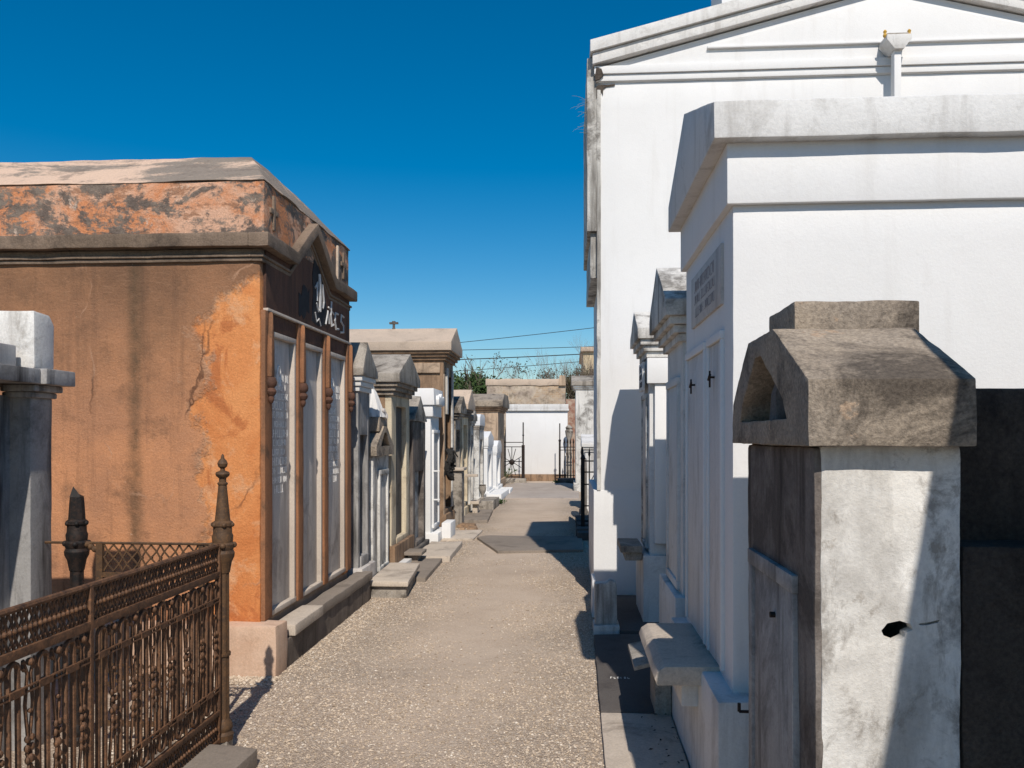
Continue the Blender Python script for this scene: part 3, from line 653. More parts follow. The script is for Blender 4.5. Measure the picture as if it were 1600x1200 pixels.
stroke([(.12, 2.93), (.14, 2.75), (.13, 2.62)], .017); stroke([(.02, 2.80), (.08, 2.86), (.07, 2.70)]); stroke([(.20, 2.86), (.24, 2.72), (.21, 2.66)], .013); stroke([(.05, 2.68), (.10, 2.62), (.16, 2.66)])
stroke([(.30, 2.54), (.36, 2.66), (.40, 2.56)]); stroke([(.46, 2.76), (.44, 2.64), (.47, 2.55), (.53, 2.57)]); stroke([(.38, 2.70), (.54, 2.66)], .008)
stroke([(.66, 2.68), (.58, 2.68), (.56, 2.61), (.60, 2.54), (.68, 2.55)]); stroke([(.84, 2.68), (.76, 2.69), (.75, 2.63), (.83, 2.60), (.83, 2.54), (.74, 2.53)])
stroke([(.02, 2.60), (.06, 2.53), (.12, 2.56), (.17, 2.51)], .008)
m.build('lettering', 'white_paint', T, smooth=False)
# front step in worn blocks
m = MB(); f.box(m, -.19, -.02, 5.66, 6.33, .205, .285); m.build('step_slab', 'slab_light', T, bevel=.012, grid=.1, amp=.004)
m = MB(); f.box(m, -.17, -.02, 6.34, 8.02, .19, .275); m.build('step_slab', 'slab_gray', T, bevel=.015, grid=.08, amp=.009)
m = MB(); f.box(m, -.155, 0, 5.55, 8.0, -.05, .2); m.build('step', 'step_dark', T, bevel=.012, grid=.08, amp=.008)

# ------------------------------------------------------------------ grey marble tomb at the left edge
f = Side(-2.72, -1)
T = thing('marble_tomb', 'grey streaked marble tomb with a square block on its cornice, behind the iron fence', 'tomb', (-3.4, 3.1, 0))
m = MB(); f.box(m, .11, 1.2, 2.0, 4.18, 0, 1.8); m.build('wall', 'streaked_marble', T, bevel=.006, grid=.12, amp=.003)
for (a, b) in ((2.0, 2.16), (4.03, 4.205)):
    m = MB(); f.box(m, 0, .12, a, b, 0, 1.79); m.build('pilaster', 'streaked_marble', T, bevel=.006, grid=.08, amp=.003)
    m = MB(); f.box(m, -.02, .14, a-.02, b+.015, 1.79, 1.82); f.box(m, -.05, .14, a-.035, b+.02, 1.821, 1.855); m.build('capital', 'streaked_marble', T, bevel=.008)
    m = MB(); f.prism(m, [(a, 1.937), (b-.005, 1.937), (b-.005, 2.175), (b-.05, 2.225), (a+.0, 2.235)], -.02, .3); m.build('corner_block', 'white_patchy', T, bevel=.016, grid=.06, amp=.004)
m = MB(); f.box(m, -.075, 1.3, 1.95, 4.0, 1.858, 1.934); f.box(m, -.105, 1.3, 4.0, 4.245, 1.857, 1.936); m.build('cornice', 'streaked_marble', T, bevel=.008, grid=.1, amp=.003)
m = MB(); f.box(m, .04, .9, 2.18, 3.98, 1.935, 2.05); m.build('blocking_course', 'marble', T, bevel=.008)

# ------------------------------------------------------------------ iron fence
XF = -1.765
def post(mb, cx, cy, z0, broken=False):
    mb.lathe([(.052, z0), (.055, z0+.03), (.044, z0+.045), (.05, z0+.06), (.05, z0+.075), (.034, z0+.11)], cx, cy, 16)
    mb.lathe([(.034, z0+.1), (.033, .42), (.032, .96)], cx, cy, 32, .055)
    mb.lathe([(.040, .478), (.041, .495)], cx, cy, 16)
    mb.lathe([(.036, .90), (.046, .955), (.058, .98), (.06, 1.0), (.052, 1.015), (.058, 1.03), (.059, 1.045), (.05, 1.055), (.053, 1.085), (.047, 1.10), (.046, 1.135), (.052, 1.14), (.052, 1.155), (.04, 1.165)], cx, cy, 18)
    for k in range(6):
        a = k*PI/3; mb.ball((cx+.05*math.cos(a), cy+.05*math.sin(a), 1.145), .012)
    for k in range(4):
        a = k*PI/2+.4; mb.ball((cx+.054*math.cos(a), cy+.054*math.sin(a), 1.04), .016)
    if broken:
        mb.lathe([(.042, 1.15), (.036, 1.25), (.033, 1.28)], cx, cy, 8)
        mb.add([(cx-.028, cy-.02, 1.28), (cx+.03, cy-.02, 1.28), (cx+.03, cy+.02, 1.28), (cx-.028, cy+.02, 1.28), (cx-.02, cy, 1.335), (cx+.012, cy, 1.295)], [(0, 1, 5, 4), (1, 2, 5), (2, 3, 4, 5), (3, 0, 4), (0, 3, 2, 1)])
    else:
        mb.lathe([(.040, 1.15), (.030, 1.25), (.021, 1.345), (.026, 1.35), (.026, 1.357), (.018, 1.362), (.018, 1.38), (.032, 1.392), (.036, 1.402), (.032, 1.412), (.012, 1.42), (.011, 1.43), (.022, 1.44), (.026, 1.455), (.02, 1.47), (.009, 1.482), (.007, 1.496), (.0015, 1.505)], cx, cy, 14)
T = thing('iron_fence', 'rusted ornamental cast iron fence with lattice bands and a tall pointed corner post', 'fence', (XF, 3.0, 0))
m = MB(); post(m, XF, 4.13, .05); po = m.build('post', 'iron_rust_ochre', T)
m = MB(); post(m, -2.55, 4.15, .0, True); p2 = m.build('post', 'iron_black', T); p2['label'] = 'black corner post with a broken-off point'
m = MB(); m.box(XF-.04, XF+.04, 4.09, 4.17, -.03, .052); sub('foot', m, 'gray_stone', po, bevel=.006)
YA, YZ = 1.85, 4.085; YM = (2.95, 1.86)
m = MB(); m.tube([(XF, YA, 1.045), (XF, YZ+.03, 1.045)], .012, 8); m.build('top_rail', 'iron_rust', T)
for z, h, r in ((.90, .032, 'mid_rail'), (.205, .026, 'lower_rail'), (.06, .024, 'bottom_rail')):
    m = MB(); m.box(XF-.008, XF+.012, YA, YZ, z-h/2, z+h/2); m.build(r, 'iron_rust', T, bevel=.003)
for z in (.775, .325):
    m = MB()
    for d in (-.009, .009): m.tube([(XF+.008, YA, z+d), (XF+.008, YZ, z+d)], .0042, 5)
    m.build('tie_rod', 'iron_rust', T)
for ym in (2.95, 4.075, 1.86):
    m = MB(); m.box(XF-.013, XF+.013, ym-.012, ym+.012, .05, 1.05); m.build('mullion', 'iron_rust', T, bevel=.004)
def lattice(mb, z0, z1, ya, yb, step, along='y', cst=XF):
    n = int(round((yb-ya)/step)); st = (yb-ya)/n; zm = (z0+z1)/2
    P = (lambda a, z, d=0: (cst+d, a, z)) if along == 'y' else (lambda a, z, d=0: (a, cst+d, z))
    for k in range(n):
        a, b = ya+k*st, ya+(k+1)*st; c = (a+b)/2
        # two rows of curved lozenges with a boss at each crossing
        for (q, r) in ((z0, zm), (zm, z1)):
            mb.tube([P(a, q), P(a+st*.2, q+(r-q)*.5), P(c, r)], .0048, 4); mb.tube([P(c, r), P(b-st*.2, q+(r-q)*.5), P(b, q)], .0048, 4)
            mb.tube([P(a, r), P(a+st*.2, q+(r-q)*.5), P(c, q)], .0048, 4); mb.tube([P(c, q), P(b-st*.2, q+(r-q)*.5), P(b, r)], .0048, 4)
        mb.ball(P(c, zm, .004), .0095, n=6); mb.ball(P(a, zm, .004), .0095, n=6)
for z0, z1, nm in ((.915, 1.036, 'lattice_band'), (.073, .192, 'lattice_band')):
    for (a, b) in ((2.962, 4.062), (1.872, 2.938)):
        m = MB(); lattice(m, z0, z1, a, b, .052); m.build(nm, 'iron_rust', T)
def looped(yc):
    mb = MB(); w = .024; z0, z1 = .235, .872; pts = []
    for k in range(9): a = PI*k/8; pts.append((XF, yc+w*math.cos(a), z1-w+w*math.sin(a)))
    for k in range(9): a = PI+PI*k/8; pts.append((XF, yc+w*math.cos(a), z0+w+w*math.sin(a)))
    pts.append(pts[0]); mb.tube(pts, .0098, 6)
    k = random.uniform(-.006, .006); mb.v = [(x+random.uniform(-.0008, .0008)+k*.6*math.sin((z-.2)*4.5), y+k*(z-.5)*2, z) for x, y, z in mb.v]
    for z in (.775, .325): mb.box(XF-.006, XF+.014, yc-.036, yc+.036, z-.012, z+.012)
    return mb
def scroll(yc):
    mb = MB()
    for sgn in (-1, 1):
        mb.tube([(XF, yc+sgn*.004, .22), (XF, yc+sgn*.022, .36), (XF+.004, yc+sgn*.006, .52), (XF, yc-sgn*.01, .56), (XF, yc+sgn*.006, .62), (XF, yc+sgn*.02, .72), (XF, yc+sgn*.008, .82), (XF, yc+sgn*.03, .87), (XF, yc+sgn*.034, .845), (XF, yc+sgn*.022, .835)], .0062, 5)
        mb.tube([(XF, yc+sgn*.03, .235), (XF, yc+sgn*.034, .26), (XF, yc+sgn*.012, .30)], .0055, 5)
        for z in (.47, .5, .54, .58, .61): mb.ball((XF+.004, yc+sgn*random.uniform(.006, .016), z), .009, sz=1.4, n=6)
    mb.ball((XF+.005, yc, .545), .013, sz=1.3, n=8); mb.ball((XF+.004, yc, .86), .014, n=8); mb.ball((XF+.004, yc, .70), .008, n=6)
    return mb
for (a, b) in ((2.975, 4.055), (1.885, 2.925)):
    n = 7; st = (b-a)/n
    for k in range(n):
        looped(a+st*(k+.35)).build('looped_picket', 'iron_rust', T)
        scroll(a+st*(k+.85)).build('scroll_picket', 'iron_rust', T)
# short return panel to the broken post
m = MB(); m.tube([(-2.75, 4.15, 1.043), (XF, 4.135, 1.043)], .0075, 6)
for xx in (-2.49, -1.83):
    for k in range(3): m.ball((xx+.02*k*(1 if xx < -2 else -1), 4.145, 1.035-.012*k), .017, n=8)
m.build('return_rail', 'iron_rust_ochre', T)
m = MB(); lattice(m, .90, 1.035, -2.40, -1.90, .11, 'x', 4.145); lattice(m, .28, .42, -2.40, -1.90, .11, 'x', 4.145)
m.box(-2.44, -2.405, 4.135, 4.157, .1, 1.04); m.box(-1.895, -1.87, 4.135, 4.157, .1, 1.04); m.box(-2.42, -1.88, 4.137, 4.155, .868, .892); m.box(-2.42, -1.88, 4.137, 4.155, .1, .124)
for k in range(7): m.tube([(-2.36+k*.07, 4.145, .124), (-2.36+k*.07, 4.145, .868)], .006, 5)
m.build('return_panel', 'iron_rust_ochre', T)
struct_c = blob_sheet([(-2.0, 1.4), (-1.60, 1.4), (-1.505, 3.93), (-1.62, 3.97), (-2.0, 3.99)], -.05, .085).build('stone_curb', 'slab_gray', bevel=.01, grid=.12, amp=.006, origin=(-1.8, 2.7, 0))
tag(struct_c, 'worn concrete curb under the rusted iron fence', 'curb')

# ------------------------------------------------------------------ left row beyond the orange tomb
XL = -2.08
T, f = gable_tomb('grey_tomb', 'narrow dark grey tomb with a pointed gable pressed against the orange tomb', -1, -2.06, 8.0, 8.47, 1.4, 2.18, 2.52, 'marble', 'gray_stone', 'marble_white', .3, over=.07, fascia=.07,
           bay=(8.08, 8.38, .4, 1.6, .1, 'streaked_marble', 'gray_stone'), cornice=3, ridge=8.1)
m = MB(); f.box(m, .25, .6, 7.98, 8.16, 2.4, 2.66); m.build('finial_block', 'white_patchy', T, bevel=.02, grid=.06, amp=.006)

def stele(name, label, sg, xf, y0, y1, dep, zb, ze, zt, wall, cap):
    f = Side(xf, sg); T = thing(name, label, 'tomb', (f.x(dep/2), (y0+y1)/2, 0)); L = y1-y0; yc = (y0+y1)/2
    m = MB(); f.box(m, 0, dep, y0, y1, -.05, zb); m.build('stele_body', wall, T, bevel=.01, grid=.08, amp=.006)
    o = .05
    outer = [(y0-o, zb), (y1+o, zb), (y1+o, ze), (yc+.07, zt), (yc-.07, zt), (y0-o, ze)]
    inner = [(y0+.13, zb+.10), (y1-.13, zb+.10), (y1-.16, ze), (yc+.05, zt-.07), (yc-.05, zt-.07), (y0+.16, ze)]
    m = MB(); vs = []; fs = []
    for u in (-.05, .04): vs += [(f.x(u), *p) for p in outer]+[(f.x(u), *p) for p in inner]
    for k in range(6):
        n = (k+1) % 6; fs += [(k, n, 6+n, 6+k), (12+k, 12+n, 18+n, 18+k), (k, n, 12+n, 12+k), (6+k, 6+n, 18+n, 18+k)]
    m.add(vs, fs); m.build('niche_gable', cap, T, bevel=.006, grid=.08, amp=.004)
    m = MB(); f.prism(m, [(p[0]+(.001 if p[0] < yc else -.001), p[1]-(.001 if p[1] > zb else -.001)) for p in outer], .039, dep+.04); m.build('cap', cap, T, bevel=.008, grid=.08, amp=.005)
    m = MB(); f.box(m, -.03, dep+.05, yc-.22, yc+.2, zt-.06, zt+.10); m.build('cap_block', cap, T, bevel=.012, grid=.08, amp=.004)
    framed_tablet(T, f, y0+.2, y1-.12, .12, zb-.16, .05, 'white_stained', 'white_stained', .03, .008)
    return T
stele('stele_tomb', 'low stained stele with a niche in its gable, carrying the white draped figure', -1, XL, 8.70, 9.46, .42, 1.38, 1.48, 1.70, 'white_stained', 'cap_stone')
# draped marble figure on its block
m = MB(); prof = [(.125, 1.80), (.12, 1.84), (.10, 1.92), (.075, 2.0), (.05, 2.07), (.03, 2.10), (.032, 2.13), (.02, 2.155), (.005, 2.16)]
n = 28; vs = []; fs = []
for j, (r, z) in enumerate(prof):
    for k in range(n):
        a = 2*PI*k/n; q = 1+.13*math.sin(a*7+j*.5)*(1-j/8); vs.append((-2.155+r*q*math.cos(a)*.8+.05*(1-j/8)-.02, 9.0+r*q*math.sin(a)*1.1-.03*j/8, z))
for j in range(len(prof)-1):
    for k in range(n): fs.append((j*n+k, j*n+(k+1) % n, (j+1)*n+(k+1) % n, (j+1)*n+k))
fs.append(tuple(range(n))[::-1]); fs.append(tuple(range((len(prof)-1)*n, len(prof)*n)))
m.add(vs, fs); T = thing('draped_statue', 'white marble draped figure standing on the low niched stele', 'statue', (-2.155, 9.0, 1.8))
m.build('drapery', 'marble_white', T, amp=.006, freq=9)
m = MB(); m.ball((-2.05, 9.05, 1.84), .04, n=8); m.ball((-2.04, 9.0, 1.87), .03, n=8); m.ball((-2.03, 9.07, 1.81), .035, n=8); m.build('garland', 'marble', T, amp=.01, freq=20)

gable_tomb('gabled_tomb', 'brown-sided tomb with a broad grey gable roof beside the low niched stele', -1, XL, 9.62, 10.72, 1.5, 2.22, 2.60, 'brown', 'gray_stone', 'cap_stone', .30, over=.12, fascia=.1,
           bay=(9.88, 10.5, .36, 1.95, .075, 'cream', 'dark_stone'), cornice=3)
gable_tomb('pointed_tomb', 'small dark tomb with a steep pointed front and a white-framed tablet', -1, -2.07, 10.90, 11.86, .8, 1.79, 2.14, 'dark_stone', 'gray_stone', 'dark_stone', .10, over=.02, fascia=.02,
           bay=(11.08, 11.72, .16, 1.10, .09, 'stele_side', 'white_stained'), cornice=0)  # wall, trim and front piers in dark stone tones
# bright white tomb with scrolled crest
f = Side(-2.07, -1)
T = thing('whitewashed_tomb', 'slim bright white tomb with a flat top and a small scrolled crest', 'tomb', (-2.4, 12.7, 0))
y0, y1 = 12.30, 13.08
m = MB(); f.box(m, -.12, .6, y0-.03, y1+.05, -.05, .14); f.box(m, -.26, -.121, y0+.3, y1+.05, -.05, .26); m.build('plinth', 'white', T, bevel=.008)
m = MB(); f.box(m, 0, .5, y0, y1, .139, 1.9); m.build('wall', 'white', T, bevel=.006)
m = MB(); f.box(m, -.04, .55, y0-.04, y1+.03, 1.88, 2.05); f.box(m, -.07, .7, y0-.07, y1+.06, 2.051, 2.30, tx=.015, ty=.015); m.build('cap', 'white', T, bevel=.008)
m = MB(); f.prism(m, [(12.42, 2.06), (12.98, 2.06), (12.99, 2.14), (12.94, 2.2), (12.8, 2.17), (12.7, 2.235), (12.6, 2.17), (12.46, 2.2), (12.41, 2.14)], -.11, -.06); m.build('scrolled_crest', 'white', T, bevel=.006)
framed_tablet(T, f, 12.42, 12.98, .2, 1.68, .05, 'white', 'marble', .03, .008)
for z in (1.05, .62):
    m = MB(); f.box(m, -.12, -.03, 12.40, 12.44, z, z+.02); m.build('bracket', 'white', T, bevel=.003)

# tall brown mausoleum with a cross on the roof
f = Side(-2.06, -1)
T, f = gable_tomb('brown_mausoleum', 'tall brown mausoleum with a pale flat-gabled roof rising over the left row', -1, -2.06, 13.5, 14.62, 3.2, 2.98, 3.42, 'brown', 'tan_roof', 'brown', .3, over=.15, fascia=.14,
           bay=(13.66, 14.46, .36, 2.6, .12, 'brown', 'streaked_marble'), cornice=3)
m = MB(); f.box(m, .05, 3.1, 13.46, 13.5, 2.62, 2.78); f.box(m, -.02, .0, 13.48, 13.6, .3, 2.6); m.build('band', 'tan', T, bevel=.006)
m = MB(); f.box(m, -.035, .0, 13.72, 13.86, 1.95, 2.72); f.box(m, -.03, .0, 14.36, 14.5, .36, 2.72); m.build('pilaster', 'white_patchy', T, bevel=.006)
m = MB(); m.lathe([(.04, 3.36), (.03, 3.42), (.022, 3.44), (.022, 3.52)], -3.0, 14.06, 10); m.box(-3.075, -2.925, 14.035, 14.085, 3.50, 3.532); m.box(-3.025, -2.975, 14.035, 14.085, 3.533, 3.55)
tag(m.build('cross', 'dark_stone', origin=(-3.0, 14.06, 3.4)), 'small dark stone cross on the roof of the tall brown mausoleum', 'cross')
# wreath on its front
m = MB(); pts = [(-1.96+.03*math.sin(k), 13.55+.16*math.cos(2*PI*k/20), 1.12+.22*math.sin(2*PI*k/20)) for k in range(21)]
m.tube(pts, .05, 7)
for k in range(160):
    a = random.random()*2*PI; m.ball((-1.95+random.uniform(-.03, .05), 13.55+.16*math.cos(a)+random.uniform(-.05, .05), 1.12+.22*math.sin(a)+random.uniform(-.05, .05)), random.uniform(.01, .022), n=5)
m.tube([(-1.97, 13.5, 1.3), (-1.88, 13.45, 1.34), (-1.82, 13.5, 1.24)], .03, 6, .01)
tag(m.build('wreath', 'wreath', origin=(-1.96, 13.55, 1.12)), 'withered black wreath hanging between the white crested tomb and the brown mausoleum', 'wreath')
T = thing('headstone', 'grey upright headstone with a projecting cap in front of the tall brown mausoleum', 'headstone', (-1.95, 14.7, 0))
m = MB(); m.box(-2.04, -1.88, 14.45, 14.8, -.03, .98); m.build('stone', 'gray_stone', T, bevel=.01, grid=.1, amp=.004)
m = MB(); m.box(-2.04, -1.84, 14.40, 14.85, .98, 1.03); m.build('cap', 'slab_light', T, bevel=.01)

gable_tomb('dark_tomb', 'dark tomb with a low dark gable just past the tall brown mausoleum', -1, -2.06, 14.95, 15.62, 1.0, 2.0, 2.32, 'dark_stone', 'gray_stone', 'gray_stone', .2, over=.11, fascia=.11,
           bay=(15.06, 15.52, .25, 1.7, .08, 'gray_stone', 'marble'), cornice=2)
T, f = gable_tomb('cream_tomb', 'cream-fronted tomb with a sunlit tan roof and eaves coloured dark for shade', -1, -2.06, 15.9, 16.85, 1.8, 2.1, 2.5, 'cream', 'tan_roof', 'dark_stone', .2, over=.13, fascia=.1,  # dark cornice trim puts the shade under the eaves into colour
           bay=(16.1, 16.7, .28, 1.8, .1, 'cream', 'cream'), cornice=3)
m = MB(); f.box(m, -.3, -.06, 15.86, 16.0, .80, .85); m.build('ledge', 'slab_light', T, bevel=.008)
gable_tomb('grey_tomb', 'narrow pale grey tomb between the cream-fronted tomb and the white-capped tomb', -1, -2.05, 17.15, 17.75, .6, 1.9, 2.12, 'white_patchy', 'gray_stone', 'white_stained', .2, over=.07, fascia=.1,
           bay=(17.25, 17.65, .26, 1.6, .08, 'white_stained', 'marble'), cornice=2)
gable_tomb('white_tomb', 'pale tomb with a bright white boxy cap and a grey shaded front', -1, -2.04, 18.7, 19.75, .55, 1.82, 2.08, 'white_stained', 'white', 'gray_stone', .2, over=.025, fascia=.2,
           bay=(18.95, 19.55, .28, 1.5, .1, 'white_stained', 'marble'), cornice=2, flat=.35)
gable_tomb('white_tomb', 'low white tomb with a stepped ledge, second from the far end of the left row', -1, -2.03, 20.5, 21.9, .7, 1.33, 1.70, 'white', 'white', 'white', .2, over=.025, fascia=.22,
           bay=(20.8, 21.6, .28, 1.1, .1, 'white', 'marble'), cornice=1)
gable_tomb('white_tomb', 'lowest whitewashed tomb at the far end of the left row, before the tan tomb', -1, -1.98, 22.5, 23.9, .7, 1.12, 1.45, 'white', 'white', 'white', .2, over=.025, fascia=.2,
           bay=(22.8, 23.6, .25, .95, .1, 'white', 'marble'), cornice=1, flat=.35)
gable_tomb('tan_tomb', 'broad tan tomb with a heavy weathered cornice closing the left row', -1, -2.12, 24.6, 26.9, 1.7, 2.45, 2.85, 'tan', 'cap_stone', 'brown', .25, over=.16, fascia=.18, cornice=3, flat=.7)

# slabs in front of the left row
T = thing('raised_slab', 'thick pale marble slab on a low plinth at the far corner of the orange tomb', 'stone slab', (-1.78, 8.6, 0))
m = blob_sheet([(-1.96, 8.08), (-1.60, 8.08), (-1.70, 9.2), (-2.02, 9.2)], -.05, .115); m.build('base', 'gray_stone', T, bevel=.008, grid=.1, amp=.006)
m = blob_sheet([(-1.98, 8.04), (-1.575, 8.04), (-1.68, 9.26), (-2.02, 9.26)], .116, .165); m.build('top', 'slab_light', T, bevel=.008, grid=.12, amp=.004)
G = 'stone slabs laid in front of the left row of tombs'
slab('stone_slab', 'flat dark grey slab in the gravel just past the thick raised slab', [(-1.98, 8.95), (-1.565, 8.98), (-1.60, 10.40), (-1.99, 10.35)], -.05, .05, 'slab_gray', group=G)
slab('stone_slab', 'small white step slab at the foot of the low niched stele', [(-2.06, 9.3), (-1.95, 9.3), (-1.93, 10.2), (-2.06, 10.2)], -.05, .09, 'marble_white', group=G)
slab('stone_slab', 'pale chipped slab lying below the pointed dark tomb', [(-2.0, 10.42), (-1.51, 10.42), (-1.54, 11.9), (-1.98, 11.85)], -.05, .07, 'slab_light', group=G, amp=.009)
slab('stone_slab', 'wide cream slab beside the raised concrete strip', [(-1.93, 12.5), (-1.455, 12.55), (-1.44, 13.75), (-1.92, 13.7)], -.05, .03, 'slab_light', group=G)
slab('stone_slab', 'grey slab sunk in the gravel in front of the cream-fronted tomb', [(-2.03, 14.98), (-1.485, 15.02), (-1.59, 17.2), (-2.0, 17.2)], -.05, .06, 'slab_gray', group=G)
slab('stone_block', 'thick grey stone block past the sunken slab', [(-2.0, 17.6), (-1.62, 17.65), (-1.60, 18.9), (-1.98, 18.9)], -.05, .2, 'gray_stone', group=G, cat='stone block')
slab('stone_slab', 'bright white slab spilling from the low white tombs onto the path', [(-2.0, 20.1), (-1.66, 20.2), (-1.62, 22.2), (-1.98, 22.2)], -.05, .16, 'white', group=G)
slab('stone_slab', 'thin white slab lying furthest along the left row', [(-1.98, 22.4), (-1.6, 22.4), (-1.62, 23.7), (-1.98, 23.7)], -.05, .12, 'white', group=G)
m = MB(); m.box(-2.02, -1.80, 10.05, 10.4, .13, .17); m.box(-1.98, -1.86, 10.12, 10.36, .0, .131); tag(m.build('stone_bench', 'slab_gray', bevel=.006, origin=(-1.9, 10.2, 0)), 'low grey stone bench at the corner of the brown-sided tomb', 'bench')
m = MB(); m.box(-1.96, -1.78, 16.3, 16.7, .24, .30); m.box(-1.92, -1.82, 16.38, 16.62, .0, .241); tag(m.build('stone_bench', 'slab_light', bevel=.006, origin=(-1.87, 16.5, 0)), 'small pale stone bench on the grey sunken slab', 'bench')
m = MB()
for k in range(7):
    x, y = -1.75+random.uniform(-.16, .14), 13.9+random.uniform(0, .6); r = random.uniform(.04, .09)
    m.box(x-r, x+r, y-r*1.5, y+r*1.5, 0, r*.7, tx=r*.2, ty=r*.2)
tag(m.build('rubble', 'brown', bevel=.01, amp=.012, origin=(-1.75, 14.2, 0), freq=12), 'heap of broken brown rubble between the cream slab and the headstone', 'rubble', kind='stuff')

m = MB(); m.lathe([(.06, .2), (.065, .22), (.03, .25), (.035, .3), (.075, .38), (.085, .46), (.07, .5), (.085, .52)], -1.9, 18.1, 14)
tag(m.build('stone_vase', 'gray_stone', origin=(-1.9, 18.1, .2)), 'small grey stone vase standing on the thick grey block', 'vase')
# dead leaves on the pale slab, worn letters on the dark one
m = MB()
for k in range(26):
    x, y, a, q = random.uniform(.40, .56), random.uniform(3.6, 4.72), random.random()*PI, random.uniform(.006, .016); c, d = math.cos(a)*q, math.sin(a)*q
    m.add([(x-c, y-d, .034), (x-d*.4, y+c*.4, .038), (x+c, y+d, .036), (x+d*.4, y-c*.4, .035)], [(0, 1, 2, 3)])
tag(m.build('leaf_litter', 'wreath', smooth=False, origin=(.5, 4.2, .03)), 'dark dead leaves scattered on the pale slab below the shelf', 'leaf litter', kind='stuff')
# ------------------------------------------------------------------ far end
T = thing('white_vault', 'plain white wall vault closing the far end of the path', 'tomb', (-1.13, 29.6, 0))
m = MB(); m.box(-2.22, -.07, 29, 30.2, .24, 2.45); m.build('wall', 'white', T, bevel=.008)
m = MB(); m.box(-2.24, -.05, 28.96, 30.22, -.05, .24); m.build('plinth', 'brown', T, bevel=.01)
m = MB(); m.box(-2.27, -.02, 28.92, 30.25, 2.448, 2.52); m.box(-2.25, -.04, 28.93, 30.24, 2.521, 2.68); m.build('cap', 'white_old', T, bevel=.01)
T = thing('brick_wall', 'old brick wall with flaking render behind the white vault', 'wall', (-1.7, 31.2, 0))
m = MB(); m.box(-3.1, -.15, 31, 31.5, 0, 3.45); m.build('wall', 'brick', T, bevel=.02, grid=.2, amp=.02)
m = MB(); m.box(-3.15, -.35, 30.96, 31.55, 3.45, 3.70); m.build('coping', 'tan_roof', T, bevel=.03, grid=.15, amp=.025)
m = MB(); m.box(-.40, -.14, 30.9, 31.5, 3.44, 3.82, tx=.02); m.build('pier', 'tan', T, bevel=.02)
m = MB(); m.box(-.14, .3, 31.1, 31.5, 0, 2.95); tag(m.build('brick_wall', 'red_brick', bevel=.02, origin=(.1, 31.3, 0)), 'low stretch of red brick wall beside the taller rendered brick wall', 'wall')
# sunburst gate panel
def lin(mb, a, b, r): mb.tube([a, b], r, 6)
T = thing('iron_gate', 'black iron gate panel with a sunburst pattern left of the white vault', 'gate', (-1.9, 27.8, 0))
m = MB(); m.box(-1.60, -1.50, 27.75, 27.85, .15, 1.27); lin(m, (-1.55, 27.8, 1.27), (-1.55, 27.8, 2.03), .022); m.ball((-1.55, 27.8, 1.6), .035); m.build('post', 'iron_black', T)
m = MB()
for z in (.2, .72, 1.21, 1.36): lin(m, (-2.28, 27.8, z), (-1.55, 27.8, z), .014)
lin(m, (-2.28, 27.8, .2), (-2.28, 27.8, 1.36), .016); lin(m, (-1.93, 27.8, .2), (-1.93, 27.8, 1.21), .013)
for k in range(8):
    a = 2*PI*(k+.5)/8; lin(m, (-1.93+.08*math.cos(a), 27.8, .70+.08*math.sin(a)), (-1.93+.34*math.cos(a), 27.8, .70+.48*math.sin(a)), .012)
m.ball((-1.93, 27.8, .70), .1, sy=.5, n=12); m.build('sunburst_panel', 'iron_black', T)
m = MB(); m.box(-2.35, -1.45, 27.6, 28.0, -.03, .16); m.build('base', 'gray_stone', T, bevel=.02, grid=.15, amp=.01)
T = thing('iron_fence', 'black spear-topped iron fence on a dark block right of the white vault', 'fence', (-.1, 28, 0))
m = MB(); lin(m, (-.33, 28, .1), (-.33, 28, 1.4), .035); lin(m, (-.33, 28, 1.4), (-.33, 28, 2.0), .02); m.ball((-.33, 28, 1.42), .05); m.build('post', 'iron_black', T)
m = MB()
for z in (.25, 1.1, 1.2): lin(m, (-.33, 28, z), (.35, 28, z), .014)
for k in range(6): lin(m, (-.17+k*.1, 28, .15), (-.17+k*.1, 28, 1.32), .015); m.lathe([(.012, 1.3), (.035, 1.36), (.003, 1.5)], -.17+k*.1, 28, 6)
m.build('pickets', 'iron_black', T)
m = MB(); m.box(-.40, .45, 27.5, 28.2, -.03, .16); m.build('base', 'dark_stone', T, bevel=.02)
T = thing('stone_urn', 'grey stone urn on a pedestal behind the spear-topped fence', 'urn', (-.02, 28.6, 0))
m = MB(); m.box(-.12, .08, 28.5, 28.7, 0, 1.2); m.build('pedestal', 'gray_stone', T, bevel=.01)
m = MB(); m.lathe([(.06, 1.2), (.04, 1.3), (.05, 1.4), (.12, 1.6), (.14, 1.75), (.1, 1.8), (.13, 1.86), (.04, 1.95)], -.02, 28.6, 14); m.build('urn', 'gray_stone', T)

# stained pillar tomb and things behind the mausoleum on the right
gable_tomb('pillar_tomb', 'tall blotched white tomb half hidden behind the mausoleum', 1, .17, 23.6, 25.2, 1.8, 3.0, 3.32, 'white_stained', 'gray_stone', 'white_patchy', .25, over=.12, fascia=.12, cornice=2, flat=.3)
gable_tomb('white_tomb', 'low white gabled tomb behind the iron spear fence on the right', 1, .33, 17.6, 18.9, 1.2, 1.35, 1.62, 'white_old', 'white_old', 'white_old', .2, over=.08, fascia=.08, cornice=2)
T = thing('dark_headstone', 'dark grey headstone leaning against the spear fence curb', 'headstone', (.24, 16.2, 0))
m = MB(); m.prism([(15.5, 0), (16.7, 0), (16.65, 1.0), (16.4, 1.16), (15.8, 1.16), (15.55, 1.0)], 'x', .22, .32); m.build('stone', 'dark_stone', T, bevel=.015, grid=.12, amp=.006)
m = MB(); m.box(.19, .36, 15.4, 16.8, -.03, .12); m.build('base', 'dark_stone', T, bevel=.01)
